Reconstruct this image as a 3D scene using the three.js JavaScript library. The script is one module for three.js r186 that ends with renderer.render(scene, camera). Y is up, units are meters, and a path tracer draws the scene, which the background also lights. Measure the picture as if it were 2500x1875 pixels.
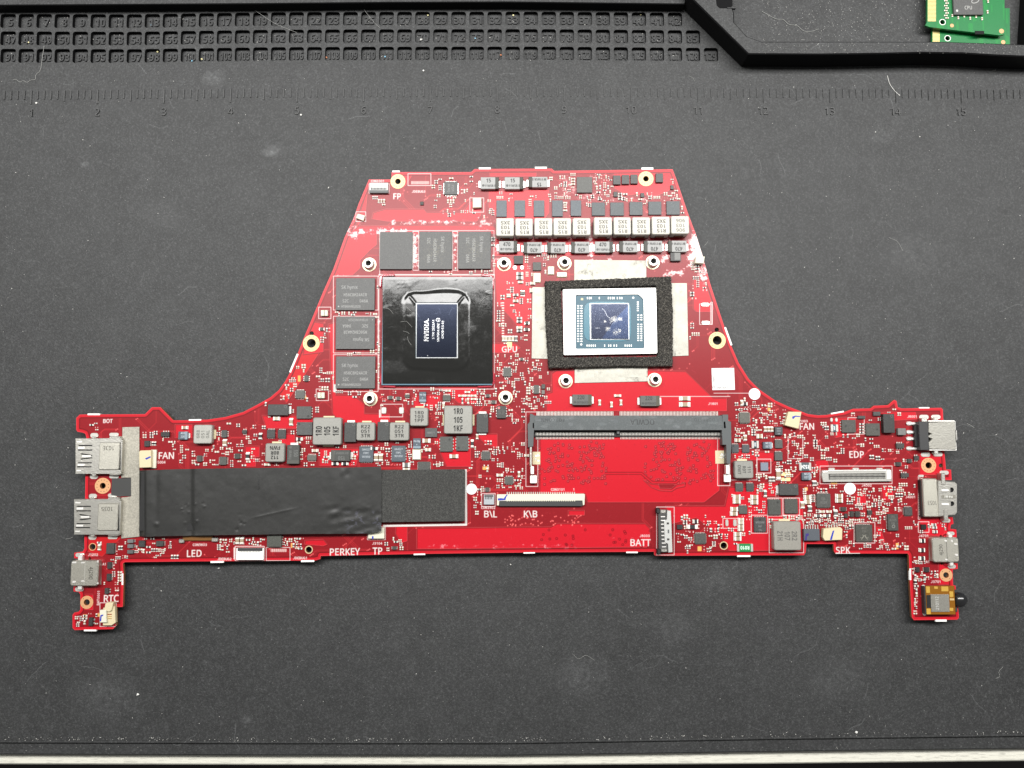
import * as THREE from 'three';
import { mergeGeometries } from 'three/addons/utils/BufferGeometryUtils.js';
import { TextGeometry } from 'three/addons/geometries/TextGeometry.js';
import { FontLoader } from 'three/addons/loaders/FontLoader.js';
import { RectAreaLightUniformsLib } from 'three/addons/lights/RectAreaLightUniformsLib.js';

// ------------------------------------------------------------------ camera
const F = 2000, TILT = Math.atan(0.0925), CT = Math.cos(TILT), ST = Math.sin(TILT), HC = 0.302;
const scene = new THREE.Scene();
const camera = new THREE.PerspectiveCamera(2 * Math.atan(937.5 / F) * 180 / Math.PI, 4 / 3, 0.02, 20);
camera.position.set(0, HC, 0);
camera.up.set(0, 0, -1);
camera.lookAt(0, HC - CT, -ST);
// ------------------------------------------------------------------ light: one long bench lamp, a dim room
scene.background = new THREE.Color().setRGB(0.17, 0.172, 0.17);
scene.environment = null;
RectAreaLightUniformsLib.init();
const LAMP = { x: 0.06, y: 0.62, z: -0.27, w: 1.25, d: 0.15, I: 20.5 };
const renderer = new THREE.WebGLRenderer();
renderer.toneMapping = THREE.LinearToneMapping;
renderer.toneMappingExposure = 1.0;
renderer.shadowMap.enabled = true;

// ------------------------------------------------------------------ helpers
let seed = 20417;
function rnd() { seed = (seed + 0x6d2b79f5) | 0; let t = Math.imul(seed ^ (seed >>> 15), 1 | seed); t = (t + Math.imul(t ^ (t >>> 7), 61 | t)) ^ t; return ((t ^ (t >>> 14)) >>> 0) / 4294967296; }
const rr = (a, b) => a + (b - a) * rnd(), ri = (a, b) => Math.floor(rr(a, b + 1)), pick = (a) => a[Math.floor(rnd() * a.length)];
const MM = 0.001, BT = 0.0042, BB = 0.0029;           // board top and underside above the mat
// the point of the plane y = h that the camera sees at photo position (u, v): only used to find where things stand
function P(u, v, h = 0) {
  const du = u - 1250, dv = v - 937.5, dy = -CT * F - ST * dv, dz = -ST * F + CT * dv, t = (HC - h) / -dy;
  return [du * t, dz * t];
}
const PX = 1 / 6660;                                  // one photo pixel on the board, in metres
const used = {};
function numbered(n) { used[n] = (used[n] ?? -1) + 1; return used[n] ? n + '_' + String(used[n]).padStart(3, '0') : n; }
function thing(name, label, category, x = 0, y = 0, z = 0, group) {
  const o = new THREE.Group(); o.name = numbered(name); o.position.set(x, y, z); scene.add(o);
  o.userData = { label, category }; if (group) o.userData.group = group; return o;
}
function mesh(name, geo, mat, parent, label) {
  const m = new THREE.Mesh(geo, mat); m.name = name; m.castShadow = m.receiveShadow = true; parent.add(m);
  if (label) m.userData.label = label; return m;
}
function rebase(g, x, y, z) { g.position.set(x, y, z); for (const c of g.children) c.position.sub(g.position); }
function mat(rgb, rough = 0.6, metal = 0, extra = {}) {
  const m = new THREE.MeshPhysicalMaterial({ roughness: rough, metalness: metal, ...extra }); m.color.setRGB(...rgb); return m;
}
// prism over a ground outline [[x, z], ...] from y0 to y1
function prism(pts, y0, y1, b = 0, holes = []) {
  const V = (q) => q.map((p) => new THREE.Vector2(p[0], -p[1]));
  const s = new THREE.Shape(V(pts)); for (const h of holes) s.holes.push(new THREE.Path(V(h)));
  const g = new THREE.ExtrudeGeometry(s, { depth: y1 - y0 - 2 * b, bevelEnabled: b > 0, bevelThickness: b, bevelSize: b, bevelOffset: -b, bevelSegments: 1, curveSegments: 4, steps: 1 });
  g.rotateX(-Math.PI / 2); g.translate(0, y0 + b, 0); return g;
}
function rrect(w, d, r, n = 3) {                      // rounded rectangle about the origin
  const o = []; r = Math.min(r, w / 2, d / 2);
  if (r <= 0) return [[-w / 2, -d / 2], [w / 2, -d / 2], [w / 2, d / 2], [-w / 2, d / 2]];
  for (const [sx, sz, a] of [[1, 1, 0], [-1, 1, 1], [-1, -1, 2], [1, -1, 3]]) for (let i = 0; i <= n; i++) {
    const t = (a + i / n) * Math.PI / 2; o.push([sx * (w / 2 - r) + r * Math.cos(t), sz * (d / 2 - r) + r * Math.sin(t)]);
  }
  return o;
}
const circle = (x, z, r, n = 28) => Array.from({ length: n }, (_, i) => [x + r * Math.cos(i / n * 2 * Math.PI), z + r * Math.sin(i / n * 2 * Math.PI)]);
const poly = (pts, h) => pts.map((p) => P(p[0], p[1], h));
// box whose top face is seen at a photo rectangle; h0..h1 in mm above the board
function bx(u0, v0, u1, v1, h0, h1, b = 0.05, r = 0) {
  const a = P(u0, v0, BT + h1 * MM), c = P(u1, v1, BT + h1 * MM), g = prism(rrect(c[0] - a[0], c[1] - a[1], r * MM), BT + h0 * MM, BT + h1 * MM, b * MM);
  g.translate((a[0] + c[0]) / 2, 0, (a[1] + c[1]) / 2); return g;
}
const pbx = (pts, h0, h1, b = 0.03, holes = []) => prism(poly(pts, BT + h1 * MM), BT + h0 * MM, BT + h1 * MM, b * MM, holes.map((q) => poly(q, BT + h1 * MM)));
const merge = (a) => mergeGeometries(a.map((g) => { const n = g.index ? g.toNonIndexed() : g; for (const k of Object.keys(n.attributes)) if (!['position', 'normal', 'uv'].includes(k)) n.deleteAttribute(k); n.clearGroups(); return n; }));
function tint(g, rgb) { const n = g.attributes.position.count, c = new Float32Array(n * 3); for (let i = 0; i < n; i++) c.set(rgb, i * 3); g.setAttribute('color', new THREE.BufferAttribute(c, 3)); return g; }
const mergeTint = (a) => { const l = a.map(([g, c]) => { const n = g.index ? g.toNonIndexed() : g; n.clearGroups(); return tint(n, c); }); return mergeGeometries(l); };
// value noise
const hash = (x, y) => { let h = Math.imul(x, 374761393) + Math.imul(y, 668265263) | 0; h = Math.imul(h ^ (h >>> 13), 1274126177); return ((h ^ (h >>> 16)) >>> 0) / 4294967296; };
function noise(x, y) { const i = Math.floor(x), j = Math.floor(y), a = x - i, b = y - j, s = a * a * (3 - 2 * a), t = b * b * (3 - 2 * b); return (hash(i, j) * (1 - s) + hash(i + 1, j) * s) * (1 - t) + (hash(i, j + 1) * (1 - s) + hash(i + 1, j + 1) * s) * t; }
const fbm = (x, y) => 0.5 * noise(x, y) + 0.27 * noise(x * 2.1 + 7, y * 2.1) + 0.15 * noise(x * 4.3, y * 4.3 + 3) + 0.08 * noise(x * 8.7 + 1, y * 8.7);
const sst = (a, b, x) => { x = Math.min(1, Math.max(0, (x - a) / (b - a))); return x * x * (3 - 2 * x); };
function canvas(w, h) { const c = document.createElement('canvas'); c.width = w; c.height = h; return [c, c.getContext('2d')]; }
function ctex(c, repeat) { const t = new THREE.CanvasTexture(c); t.colorSpace = THREE.SRGBColorSpace; if (repeat) { t.wrapS = t.wrapT = THREE.RepeatWrapping; t.repeat.set(repeat, repeat); } return t; }
function pixels(w, h, f, srgb = true) {               // f(i, j) -> linear value 0..1 or [r, g, b] as sRGB bytes
  const d = new Uint8Array(w * h * 4);
  for (let j = 0; j < h; j++) for (let i = 0; i < w; i++) { const v = f(i, j), k = (j * w + i) * 4; if (v.length) { d[k] = v[0]; d[k + 1] = v[1]; d[k + 2] = v[2]; } else d[k] = d[k + 1] = d[k + 2] = v * 255; d[k + 3] = 255; }
  const t = new THREE.DataTexture(d, w, h); t.magFilter = THREE.LinearFilter; t.minFilter = THREE.LinearFilter; if (srgb) t.colorSpace = THREE.SRGBColorSpace; t.wrapS = t.wrapT = THREE.RepeatWrapping; t.needsUpdate = true; return t;
}
function planar(g, x0, z0, w, d) {                    // texture coordinates from the ground position
  const p = g.attributes.position, uv = new Float32Array(p.count * 2);
  for (let i = 0; i < p.count; i++) { uv[2 * i] = (p.getX(i) - x0) / w; uv[2 * i + 1] = 1 - (p.getZ(i) - z0) / d; }
  g.setAttribute('uv', new THREE.BufferAttribute(uv, 2)); return g;
}

// ------------------------------------------------------------------ print atlas: the markings on chips, coils and shells
const AW = 2048, AH = 1024, AS = 1.6, [atlasCanvas, ac] = canvas(AW, AH);
let ax = 2, ay = 2, arow = 0;
function cell(w, h, bg, draw, grain = 0.1) {
  const W = Math.ceil(w * AS), H = Math.ceil(h * AS);
  if (ax + W + 3 > AW) { ax = 2; ay += arow + 3; arow = 0; }
  if (ay + H > AH) throw new Error('atlas is full');
  const x = ax, y = ay; ax += W + 3; arow = Math.max(arow, H);
  ac.save(); ac.beginPath(); ac.rect(x - 1, y - 1, W + 2, H + 2); ac.clip(); ac.fillStyle = bg; ac.fillRect(x - 1, y - 1, W + 2, H + 2);
  for (let i = 0; i < W * H * 0.22; i++) { ac.fillStyle = rnd() < 0.55 ? `rgba(255,255,250,${grain * rnd()})` : `rgba(0,0,0,${grain * 1.6 * rnd()})`; ac.fillRect(x + rnd() * W, y + rnd() * H, rr(0.7, 2.2), rr(0.7, 2)); }
  ac.translate(x, y); ac.scale(W / w, H / h); if (draw) draw(ac, w, h); ac.restore();
  return [(x + 0.5) / AW, 1 - (y + 0.5) / AH, (x + W - 0.5) / AW, 1 - (y + H - 0.5) / AH];
}
function printOn(g, w, d, q) {
  const p = g.attributes.position, uv = new Float32Array(p.count * 2);
  for (let i = 0; i < p.count; i++) { uv[2 * i] = q[0] + (p.getX(i) / w + 0.5) * (q[2] - q[0]); uv[2 * i + 1] = q[1] + (p.getZ(i) / d + 0.5) * (q[3] - q[1]); }
  g.setAttribute('uv', new THREE.BufferAttribute(uv, 2)); return g;
}
// centred lines of lettering, turned by deg
function lines(rows, size, gap, color, deg = 0, opt = {}) {
  return (c, w, h) => {
    c.save(); c.translate(w / 2 + (opt.x || 0), h / 2 + (opt.y || 0)); c.rotate(deg * Math.PI / 180); c.scale(opt.sx || 1, 1);
    c.fillStyle = color; c.textAlign = opt.align || 'center'; c.textBaseline = 'middle';
    rows.forEach((t, i) => { const s = Array.isArray(size) ? size[i] : size; c.font = `${opt.bold ? 'bold ' : ''}${s}px ${opt.font || 'sans-serif'}`; c.fillText(t, opt.align === 'left' ? -(opt.lw || 0) : 0, (i - (rows.length - 1) / 2) * gap); });
    c.restore();
  };
}
const both = (...f) => (c, w, h) => { for (const k of f) { c.save(); k(c, w, h); c.restore(); } };
const atlasTex = ctex(atlasCanvas);
const dent = pixels(256, 256, (i, j) => 0.5 * noise(i / 5, j / 5) + 0.5 * noise(i / 14, j / 14), false); dent.repeat.set(60, 30);
const dent2 = dent.clone(); dent2.repeat.set(110, 110); dent2.needsUpdate = true;
const M = {
  epoxy: mat([1, 1, 1], 0.5, 0, { map: atlasTex, specularIntensity: 0.8 }),
  coilTop: mat([1, 1, 1], 0.42, 0.35, { map: atlasTex }),
  paleCoil: mat([1, 1, 1], 0.5, 0.1, { map: atlasTex, specularIntensity: 0.6 }),
  shell: mat([1, 1, 1], 0.4, 0.85, { map: atlasTex, bumpMap: dent, bumpScale: 0.00003 }),
  steel: mat([0.52, 0.505, 0.46], 0.36, 0.88, { bumpMap: dent2, bumpScale: 0.00003 }),
  brightSteel: mat([0.9, 0.88, 0.84], 0.45, 0.8),
  tin: mat([0.7, 0.69, 0.66], 0.4, 0.5),
  solder: mat([0.82, 0.8, 0.74], 0.25, 0.6),
  gold: mat([0.78, 0.56, 0.25], 0.38, 0.5),
  copperPad: mat([0.62, 0.33, 0.16], 0.45, 0.2),
  brass: mat([0.5, 0.4, 0.2], 0.35, 0.7),
  black: mat([0.012, 0.012, 0.012], 0.45),
  blackMatte: mat([0.015, 0.015, 0.015], 0.8),
  hole: mat([0.006, 0.006, 0.006], 0.9),
  greyPlastic: mat([0.10, 0.105, 0.105], 0.55),
  darkPlastic: mat([0.03, 0.03, 0.031], 0.5),
  cream: mat([0.60, 0.52, 0.33], 0.55),
  ivory: mat([0.64, 0.62, 0.50], 0.55),
  white: mat([0.86, 0.86, 0.83], 0.6),
  ceramic: mat([1, 1, 1], 0.42, 0, { vertexColors: true }),
  blueInk: mat([0.012, 0.03, 0.36], 0.5),
  copper: mat([0.42, 0.2, 0.11], 0.4, 0.6),
  fr4: mat([0.20, 0.085, 0.03], 0.7),
  pin: mat([0.8, 0.78, 0.72], 0.28, 0.7),
};

// ------------------------------------------------------------------ the bench lamp above the table, outside the frame
{
  const t = thing('bench_lamp', 'long white bench lamp hanging above the work mat', 'lamp', LAMP.x, LAMP.y, LAMP.z);
  const hs = prism(rrect(LAMP.w + 0.04, LAMP.d + 0.04, 0.02), 0.012, 0.06, 0.004);
  mesh('housing', hs, M.white, t);
  const gl = new THREE.MeshStandardMaterial({ color: 0xffffff, emissive: 0xffffff, emissiveIntensity: 1 });
  mesh('diffuser', prism(rrect(LAMP.w, LAMP.d, 0.01), 0.002, 0.0115), gl, t);
  const l = new THREE.RectAreaLight(new THREE.Color().setRGB(1, 0.99, 0.97), LAMP.I, LAMP.w, LAMP.d);
  l.position.set(LAMP.x, LAMP.y, LAMP.z); l.lookAt(LAMP.x, 0, LAMP.z); scene.add(l);
}

// ------------------------------------------------------------------ table and floor
const lerpTab = (tab, x) => { if (x <= tab[0][0]) return tab[0][1]; for (let i = 1; i < tab.length; i++) if (x <= tab[i][0]) { const a = tab[i - 1], b = tab[i]; return a[1] + (b[1] - a[1]) * (x - a[0]) / (b[0] - a[0]); } return tab[tab.length - 1][1]; };
{
  const U = [-120, 0, 640, 1250, 1860, 2500, 2620], fr = [[0, 1867], [640, 1868.5], [1250, 1869.5], [1860, 1866], [2500, 1859]];
  const front = U.map((u) => P(u, lerpTab(fr, u), -0.0045));
  const wood = pixels(1024, 256, (i, j) => { const g = fbm(i / 34, j / 3.2), s = fbm(i / 90 + 40, j / 1.6 + 9), k = 232 - 34 * sst(0.55, 0.8, g) - 26 * sst(0.6, 0.85, s); return [k * 0.95, k * 0.94, k * 0.885]; });
  const g = prism([[-0.24, -0.30], [0.24, -0.30], ...front.slice().reverse()], -0.025, -0.0045, 0.0006);
  planar(g, -0.24, -0.10, 0.10, 0.025);
  const t = mesh('table', g, mat([1, 1, 1], 0.55, 0, { map: wood }), scene); t.name = numbered('table');
  t.userData = { label: 'cream white table edge showing below the black work mat', category: 'table' };
  const f = mesh('floor', new THREE.PlaneGeometry(4, 4).rotateX(-Math.PI / 2).translate(0, -0.75, 0.4), mat([0.006, 0.004, 0.004], 0.9), scene); f.userData = { kind: 'structure' };
}

// ------------------------------------------------------------------ work mat
const MX0 = -0.225, MZ0 = -0.19, MW = 0.45, MD = 0.32;
const matTex = (() => {
  const W = 2048, H = 1456, sm = [];
  for (const [u, v, r, a] of [[655, 372, 14, 0.5], [668, 366, 20, 0.25], [208, 400, 8, 0.45], [1420, 1650, 60, 0.16], [600, 1757, 10, 0.4], [2150, 330, 30, 0.12], [250, 1700, 70, 0.12], [520, 190, 26, 0.28], [2040, 1660, 60, 0.1], [1640, 1530, 50, 0.1], [400, 520, 50, 0.09], [2230, 620, 70, 0.1], [1750, 1420, 45, 0.1]]) { const p = P(u, v); sm.push([(p[0] - MX0) / MW * W, (p[1] - MZ0) / MD * H, r, a]); }
  const A = new Float32Array(W * H);
  for (let j = 0; j < H; j++) for (let i = 0; i < W; i++) {
    const low = fbm(i / 170, j / 170), mid = fbm(i / 22 + 9, j / 22), fine = noise(i / 1.9, j / 1.9) * 0.6 + hash(i, j) * 0.4;
    A[j * W + i] = 0.017 + 0.008 * low + 0.012 * mid + 0.057 * Math.pow(fine, 3) + (hash(i + 5000, j) > 0.9975 ? 0.16 * hash(i, j + 9000) : 0);
  }
  for (const [x, y, r, a] of sm) for (let j = Math.floor(y - r * 1.6); j < y + r * 1.6; j++) for (let i = Math.floor(x - r * 1.6); i < x + r * 1.6; i++) if (i >= 0 && j >= 0 && i < W && j < H) {
    const d = Math.hypot(i - x, (j - y) * 1.5) / r, k = a * (1 - sst(0.2, 1.1, d)) * Math.pow(fbm(i / 5 + x, j / 5), 1.6) * 1.3; A[j * W + i] += k * 0.22;
  }
  for (let s = 0; s < 260; s++) {                      // faint scuffs
    let x = rnd() * W, y = rnd() * H, a = rnd() * 6.28; const n = ri(8, 46), k = rr(0.015, 0.06);
    for (let i = 0; i < n; i++) { const q = Math.floor(y) * W + Math.floor(x); if (x > 0 && y > 0 && x < W && y < H) A[q] += k; a += rr(-0.2, 0.2); x += Math.cos(a); y += Math.sin(a); }
  }
  const lut = (v) => { v = Math.min(1, v); return 255 * (v < 0.0031308 ? 12.92 * v : 1.055 * Math.pow(v, 1 / 2.4) - 0.055); };
  return pixels(W, H, (i, j) => { const k = lut(A[(H - 1 - j) * W + i]); return [k * 0.985, k * 0.995, k]; });
})();
const grain = pixels(512, 512, (i, j) => { const p = 2 * Math.PI / 512; return 0.55 * noise(i / 2.0, j / 2.0) + 0.45 * noise(i / 4.1 + 50, j / 4.1); }, false);
grain.repeat.set(9, 6.4);
const dusty = mat([1, 1, 1], 0.56, 0, { map: matTex, bumpMap: grain, bumpScale: 0.00006, specularIntensity: 0.7 });
const rubbed = mat([0.019, 0.019, 0.019], 0.42);
const cleanBlack = mat([0.004, 0.004, 0.0045], 0.8, 0, { specularIntensity: 0.3 });
const workMat = thing('work_mat', 'black rubber work mat with numbered cells, ruler marks and a raised tray', 'work mat');
const onMat = (g) => planar(g, MX0, MZ0, MW, MD);
{
  // numbered cells
  const rowV = [[0, 34], [300, 35], [640, 30], [900, 29], [1300, 28.5], [1680, 31.5], [1760, 32]];
  const font = await new FontLoader().loadAsync('fonts/droid/droid_sans_bold.typeface.json');
  const thin = await new FontLoader().loadAsync('fonts/droid/droid_sans_regular.typeface.json');
  const holes = [], D = 0.0018;
  for (const [first, last, row] of [[5, 42, 0], [47, 85, 1], [90, 129, 2]]) for (let n = first; n <= last; n++) {
    const u0 = 2 + 44 * (n - first), v0 = lerpTab(rowV, u0) + row * 42.6;
    const a = P(u0, v0), c = P(u0 + 35.5, v0 + 34), cx = (a[0] + c[0]) / 2, cz = (a[1] + c[1]) / 2, w = c[0] - a[0], d = c[1] - a[1];
    const o = rrect(w, d, 0.001, 4).map((p) => [p[0] + cx, p[1] + cz]); holes.push(o);
    const fl = mesh('cell', onMat(prism(rrect(w + 0.0008, d + 0.0008, 0.001).map((p) => [p[0] + cx, p[1] + cz]), -D - 0.0011, -D - 0.0001)), dusty, workMat);
    const s = String(n), tg = new TextGeometry(s, { font, size: 0.0032, depth: 0.0006, curveSegments: 2, bevelEnabled: false });
    tg.computeBoundingBox(); const bb = tg.boundingBox; tg.translate(-(bb.max.x + bb.min.x) / 2, -(bb.max.y + bb.min.y) / 2, 0);
    tg.scale(s.length > 2 ? 0.62 : 0.85, 0.95, 1); tg.rotateX(-Math.PI / 2); tg.translate(cx + 0.0001, -D - 0.00015, cz - 0.00015);
    mesh('numeral', onMat(tg), [dusty, cleanBlack], fl);
  }
  const e0 = [[0, 1812], [640, 1814], [1250, 1814], [1860, 1804], [2500, 1796]], e1 = [[0, 1843], [640, 1845.5], [1250, 1846], [1860, 1837], [2500, 1829]];
  const U = [-130, 0, 640, 1250, 1860, 2500, 2630], bead0 = U.map((u) => P(u, lerpTab(e0, u) - 5, 0)), bead1 = U.map((u) => P(u, lerpTab(e0, u) + 1, 0)), edge = U.map((u) => P(u, lerpTab(e1, u), -0.0006));
  const L = bead0[0][0], R = bead0[6][0];
  mesh('mat_top', onMat(prism([[L, -0.19], [R, -0.19], ...bead0.slice().reverse()], -D, 0, 0, holes)), [dusty, cleanBlack], workMat);
  mesh('mat_base', prism([[L, -0.19], [R, -0.19], ...bead0.slice().reverse()], -0.0045, -D - 0.0013), cleanBlack, workMat);
  mesh('edge_bead', onMat(prism([...bead0, ...bead1.slice().reverse()], -0.0045, 0.0006, 0.0003)), dusty, workMat);
  mesh('edge_strip', onMat(prism([...bead1, ...edge.slice().reverse()], -0.0045, -0.0006, 0.0005)), dusty, workMat);
  // ruler
  const inch = [[0, -86], [1, 76.7], [2, 238.7], [3, 400.7], [5, 725.6], [6, 888], [7, 1050.5], [8, 1214], [9, 1377.4], [10, 1541], [11, 1703.8], [12, 1863.5], [13, 2025.5], [14, 2186.4], [15, 2346], [16, 2506]];
  const tv = [[0, 223], [640, 217], [1250, 214], [1860, 217], [2500, 220]];
  for (let k = 5; k <= 159; k++) {
    const u = lerpTab(inch, k / 10), v = lerpTab(tv, u), len = k % 10 ? (k % 5 ? 21 : 27) : 33, a = P(u - 0.9, v), c = P(u + 0.9, v + len);
    if (u < -5 || u > 2504) continue;
    const tg = new THREE.BoxGeometry(c[0] - a[0], 0.0004, c[1] - a[1]); tg.translate((a[0] + c[0]) / 2, 0.00015, (a[1] + c[1]) / 2);
    mesh('ruler_tick', tg, rubbed, workMat);
    if (k % 10 === 0) {
      const q = P(u, v + 54), ng = new TextGeometry(String(k / 10), { font: thin, size: 0.0029, depth: 0.0004, curveSegments: 3, bevelEnabled: false });
      ng.computeBoundingBox(); const b = ng.boundingBox; ng.translate(-(b.max.x + b.min.x) / 2, -(b.max.y + b.min.y) / 2, 0); ng.scale(0.95, 1, 1); ng.rotateX(-Math.PI / 2); ng.translate(q[0], 0.00002, q[1]);
      mesh('ruler_numeral', onMat(ng), [rubbed, cleanBlack], workMat);
    }
  }
  // raised rim above the cells and the tray at the top right
  const rimU = [-130, 0, 640, 940, 1240, 1655], rimV = [[0, 13], [640, 9], [940, 6], [1240, 5], [1660, 10]];
  const rim = rimU.map((u) => P(u, lerpTab(rimV, u), 0.005));
  const rimEnd = P(1672, 10, 0.005);
  mesh('rim', onMat(prism([[L, -0.19], [rimEnd[0] + 0.004, -0.19], rimEnd, ...rim.slice().reverse()], 0, 0.005, 0.0003)), [dusty, cleanBlack], workMat);
  const H = 0.01, outer = [[1655, -45], [1693, 0], [1827, 132], [2000, 133], [2150, 131], [2250, 128.5], [2350, 130], [2430, 135], [2500, 138], [2640, 141], [2640, -60]];
  const inner = [[1792, 30], [1793, 54], [1824, 88], [1860, 101], [2120, 101], [2300, 101], [2420, 105], [2504, 108], [2513, -40], [1765, -40]];
  mesh('tray_wall', onMat(prism(poly(outer, H), 0, H, 0.0004, [poly(inner, H)])), [dusty, cleanBlack], workMat);
  const fz = poly([[1700, -60], [1830, 120], [2520, 120], [2520, -60]], H);
  mesh('tray_floor', onMat(prism(fz, 0.0001, 0.0045)), dusty, workMat);
  const pk = poly([[1744, -30], [1750, 14], [1758, 20], [1782, 20], [1788, 14], [1788, -30]], H);
  mesh('tray_pocket', prism(pk, H - 0.0002, H + 0.0002), cleanBlack, workMat);
  for (const [u0, v0, u1, v1] of [[1775, 19, 1796, 21]]) mesh('tray_step', onMat(prism(poly([[u0, v0], [u1, v0], [u1, v1], [u0, v1]], H), H - 0.001, H + 0.0003)), dusty, workMat);
}

// ------------------------------------------------------------------ memory modules lying in the tray
{
  const green = pixels(512, 512, (i, j) => { const t = (noise(i / 9, j / 40) > 0.72 ? 1 : 0) * 0.5, k = hash(i, j) * 10; return [18 + k, 104 + k + 24 * t, 52 + k]; });
  const gm = mat([1, 1, 1], 0.32, 0, { map: green });
  const mk = (name, label, y, outline, contacts, hole, dots, chip) => {
    const t = thing(name, label, 'memory module', 0, 0, 0);
    const W = (u, v, h = y) => P(u, v, h);
    mesh('circuit_board', planar(prism(outline.map((p) => W(...p)), y - 0.001, y, 0, [circle(...W(hole[0], hole[1]), 0.0009, 14)]), 0.15, -0.18, 0.05, 0.05), gm, t);
    const cs = []; for (let v = contacts[1]; v < contacts[3]; v += 3.25) { const a = W(contacts[0], v), c = W(contacts[2], v + 2.2); const g = new THREE.BoxGeometry(c[0] - a[0], 0.00006, c[1] - a[1]); g.translate((a[0] + c[0]) / 2, y + 0.00002, (a[1] + c[1]) / 2); cs.push(g); }
    mesh('contacts', merge(cs), M.gold, t).userData.kind = 'stuff';
    for (const [u, v, r] of dots) mesh('copper_dot', prism(circle(...W(u, v), r, 16), y, y + 0.00005), M.copperPad, t);
    mesh('hole_ring', prism(circle(...W(hole[0], hole[1]), 0.0012, 18), y, y + 0.00005, 0, [circle(...W(hole[0], hole[1]), 0.00095, 18)]), M.tin, t);
    if (chip) {
      const a = W(chip[0], chip[1], y + 0.001), c = W(chip[2], chip[3], y + 0.001), w = c[0] - a[0], d = c[1] - a[1];
      const q = cell(78, 76, '#4a4a49', both(lines(['C9BGN', 'CPU'], 12, 26, 'rgba(205,205,200,.75)', 0, { x: 0, y: 8, sx: 0.9 }), (k) => { k.fillStyle = 'rgba(215,215,210,.8)'; k.beginPath(); k.arc(9, 66, 3, 0, 7); k.fill(); k.strokeStyle = 'rgba(205,205,200,.7)'; k.lineWidth = 1.6; k.beginPath(); k.ellipse(58, 42, 10, 5, -0.3, 0, 7); k.stroke(); }));
      const m = mesh('memory_chip', printOn(prism(rrect(w, d, 0.0002), 0, 0.001, 0.0001), w, d, q), M.epoxy, t); m.position.set((a[0] + c[0]) / 2, y + 0.00005, (a[1] + c[1]) / 2);
      const sm = [];
      const put = (u, v, l, s) => { const p = W(u, v); for (const [o, cl, len] of [[0, [0.35, 0.25, 0.16], l * 0.5], [-l * 0.38, [0.8, 0.78, 0.72], l * 0.26], [l * 0.38, [0.8, 0.78, 0.72], l * 0.26]]) { const g = new THREE.BoxGeometry(s ? 0.0005 : len, 0.0004, s ? len : 0.0005); g.translate(p[0] + (s ? 0 : o), y + 0.0002, p[1] + (s ? o : 0)); sm.push([g, cl]); } };
      for (let k = 0; k < 8; k++) put(2308 + (k % 2) * 3, 3 + k * 6, 0.0011, 0);
      for (let k = 0; k < 6; k++) put(2324 + k * 14.5, 39 + (k % 2) * 5 + k * 0.6, 0.001, 1);
      put(2411, 4, 0.0012, 1); put(2410, 30, 0.0012, 1);
      const cp = mesh('small_capacitors', mergeTint(sm), M.ceramic, t); cp.userData.kind = 'stuff';
      const ny = W(2391, 80); const nb = new THREE.BoxGeometry(0.0034, 0.0002, 0.0013); nb.translate(ny[0], y + 0.0001, ny[1]); mesh('notch', merge([nb]), M.hole, t);
    }
    rebase(t, ...(() => { const p = W(outline[0][0], outline[0][1]); return [p[0], y - 0.001, p[1]]; })());
  };
  mk('memory_module', 'upper green memory module with a grey chip, lying on another module in the tray', 0.0090, [[2264, -40], [2263, 54], [2259, 62], [2270, 66], [2310, 71], [2380, 79], [2440, 86], [2452, 84], [2453, -40]], [2265, -38, 2285, 52], [2301, 54], [[2324, 62.5, 0.0007], [2445, 76, 0.0009]], [2325, -40, 2401, 36]);
  mk('memory_module', 'lower green memory module, mostly hidden under the other one in the tray', 0.0066, [[2277, 20], [2275, 118], [2466, 124], [2465, 20]], [2277, 70, 2294, 112], [2313.5, 93.5], [[2449, 103, 0.0008]], null);
}

// ------------------------------------------------------------------ motherboard: outline, copper, print
const board = thing('motherboard', 'red laptop motherboard with chips, coils and connectors lying on the mat', 'circuit board');
const edgeTop = [[955.5, 438], [956, 420], [1150, 420], [1159, 412.5], [1347, 411.5], [1353, 417], [1642, 413]];
const edgeRight = [[1651.6, 438], [1680, 522], [1697.7, 568], [1715, 623], [1734, 692.6], [1748.5, 737], [1769.5, 800], [1785.5, 844], [1803.5, 886], [1828, 925], [1854, 951], [1893, 978], [1925.5, 993], [1955, 1004], [1973, 1011], [1997, 1014], [2018.7, 1013], [2035, 1009.5], [2062, 1005.6], [2082, 998], [2125, 997], [2133, 990.5], [2168, 989], [2179, 979], [2183, 976], [2189, 979], [2192, 994], [2201, 997], [2298, 995.5], [2302, 1000]];
const edgePorts = [[2306, 1106], [2309.6, 1146], [2322, 1146.5], [2323.5, 1172], [2300, 1172], [2300, 1262], [2326, 1262], [2328, 1279], [2322, 1281], [2320, 1291], [2334.7, 1292.5], [2336, 1312], [2310, 1313], [2310, 1374], [2338, 1375], [2338.5, 1389], [2326, 1390.5], [2327, 1428], [2333, 1430], [2341, 1501.5], [2341, 1509], [2337, 1513]];
const edgeBottom = [[2231, 1514], [2226, 1507], [2224, 1471], [2221, 1418], [2218.7, 1356], [2216, 1351.5], [2100, 1351.5], [2040, 1352], [2036, 1346], [2035, 1328], [1969, 1328], [1967, 1349], [1963, 1355.6], [1840, 1356], [1601, 1357], [1597, 1355], [1596.5, 1347], [1320, 1348.5], [1200, 1350], [1020, 1352.5], [783, 1357.5], [782, 1365], [769, 1368.5], [440, 1371], [305, 1372.5], [300, 1376]];
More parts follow.
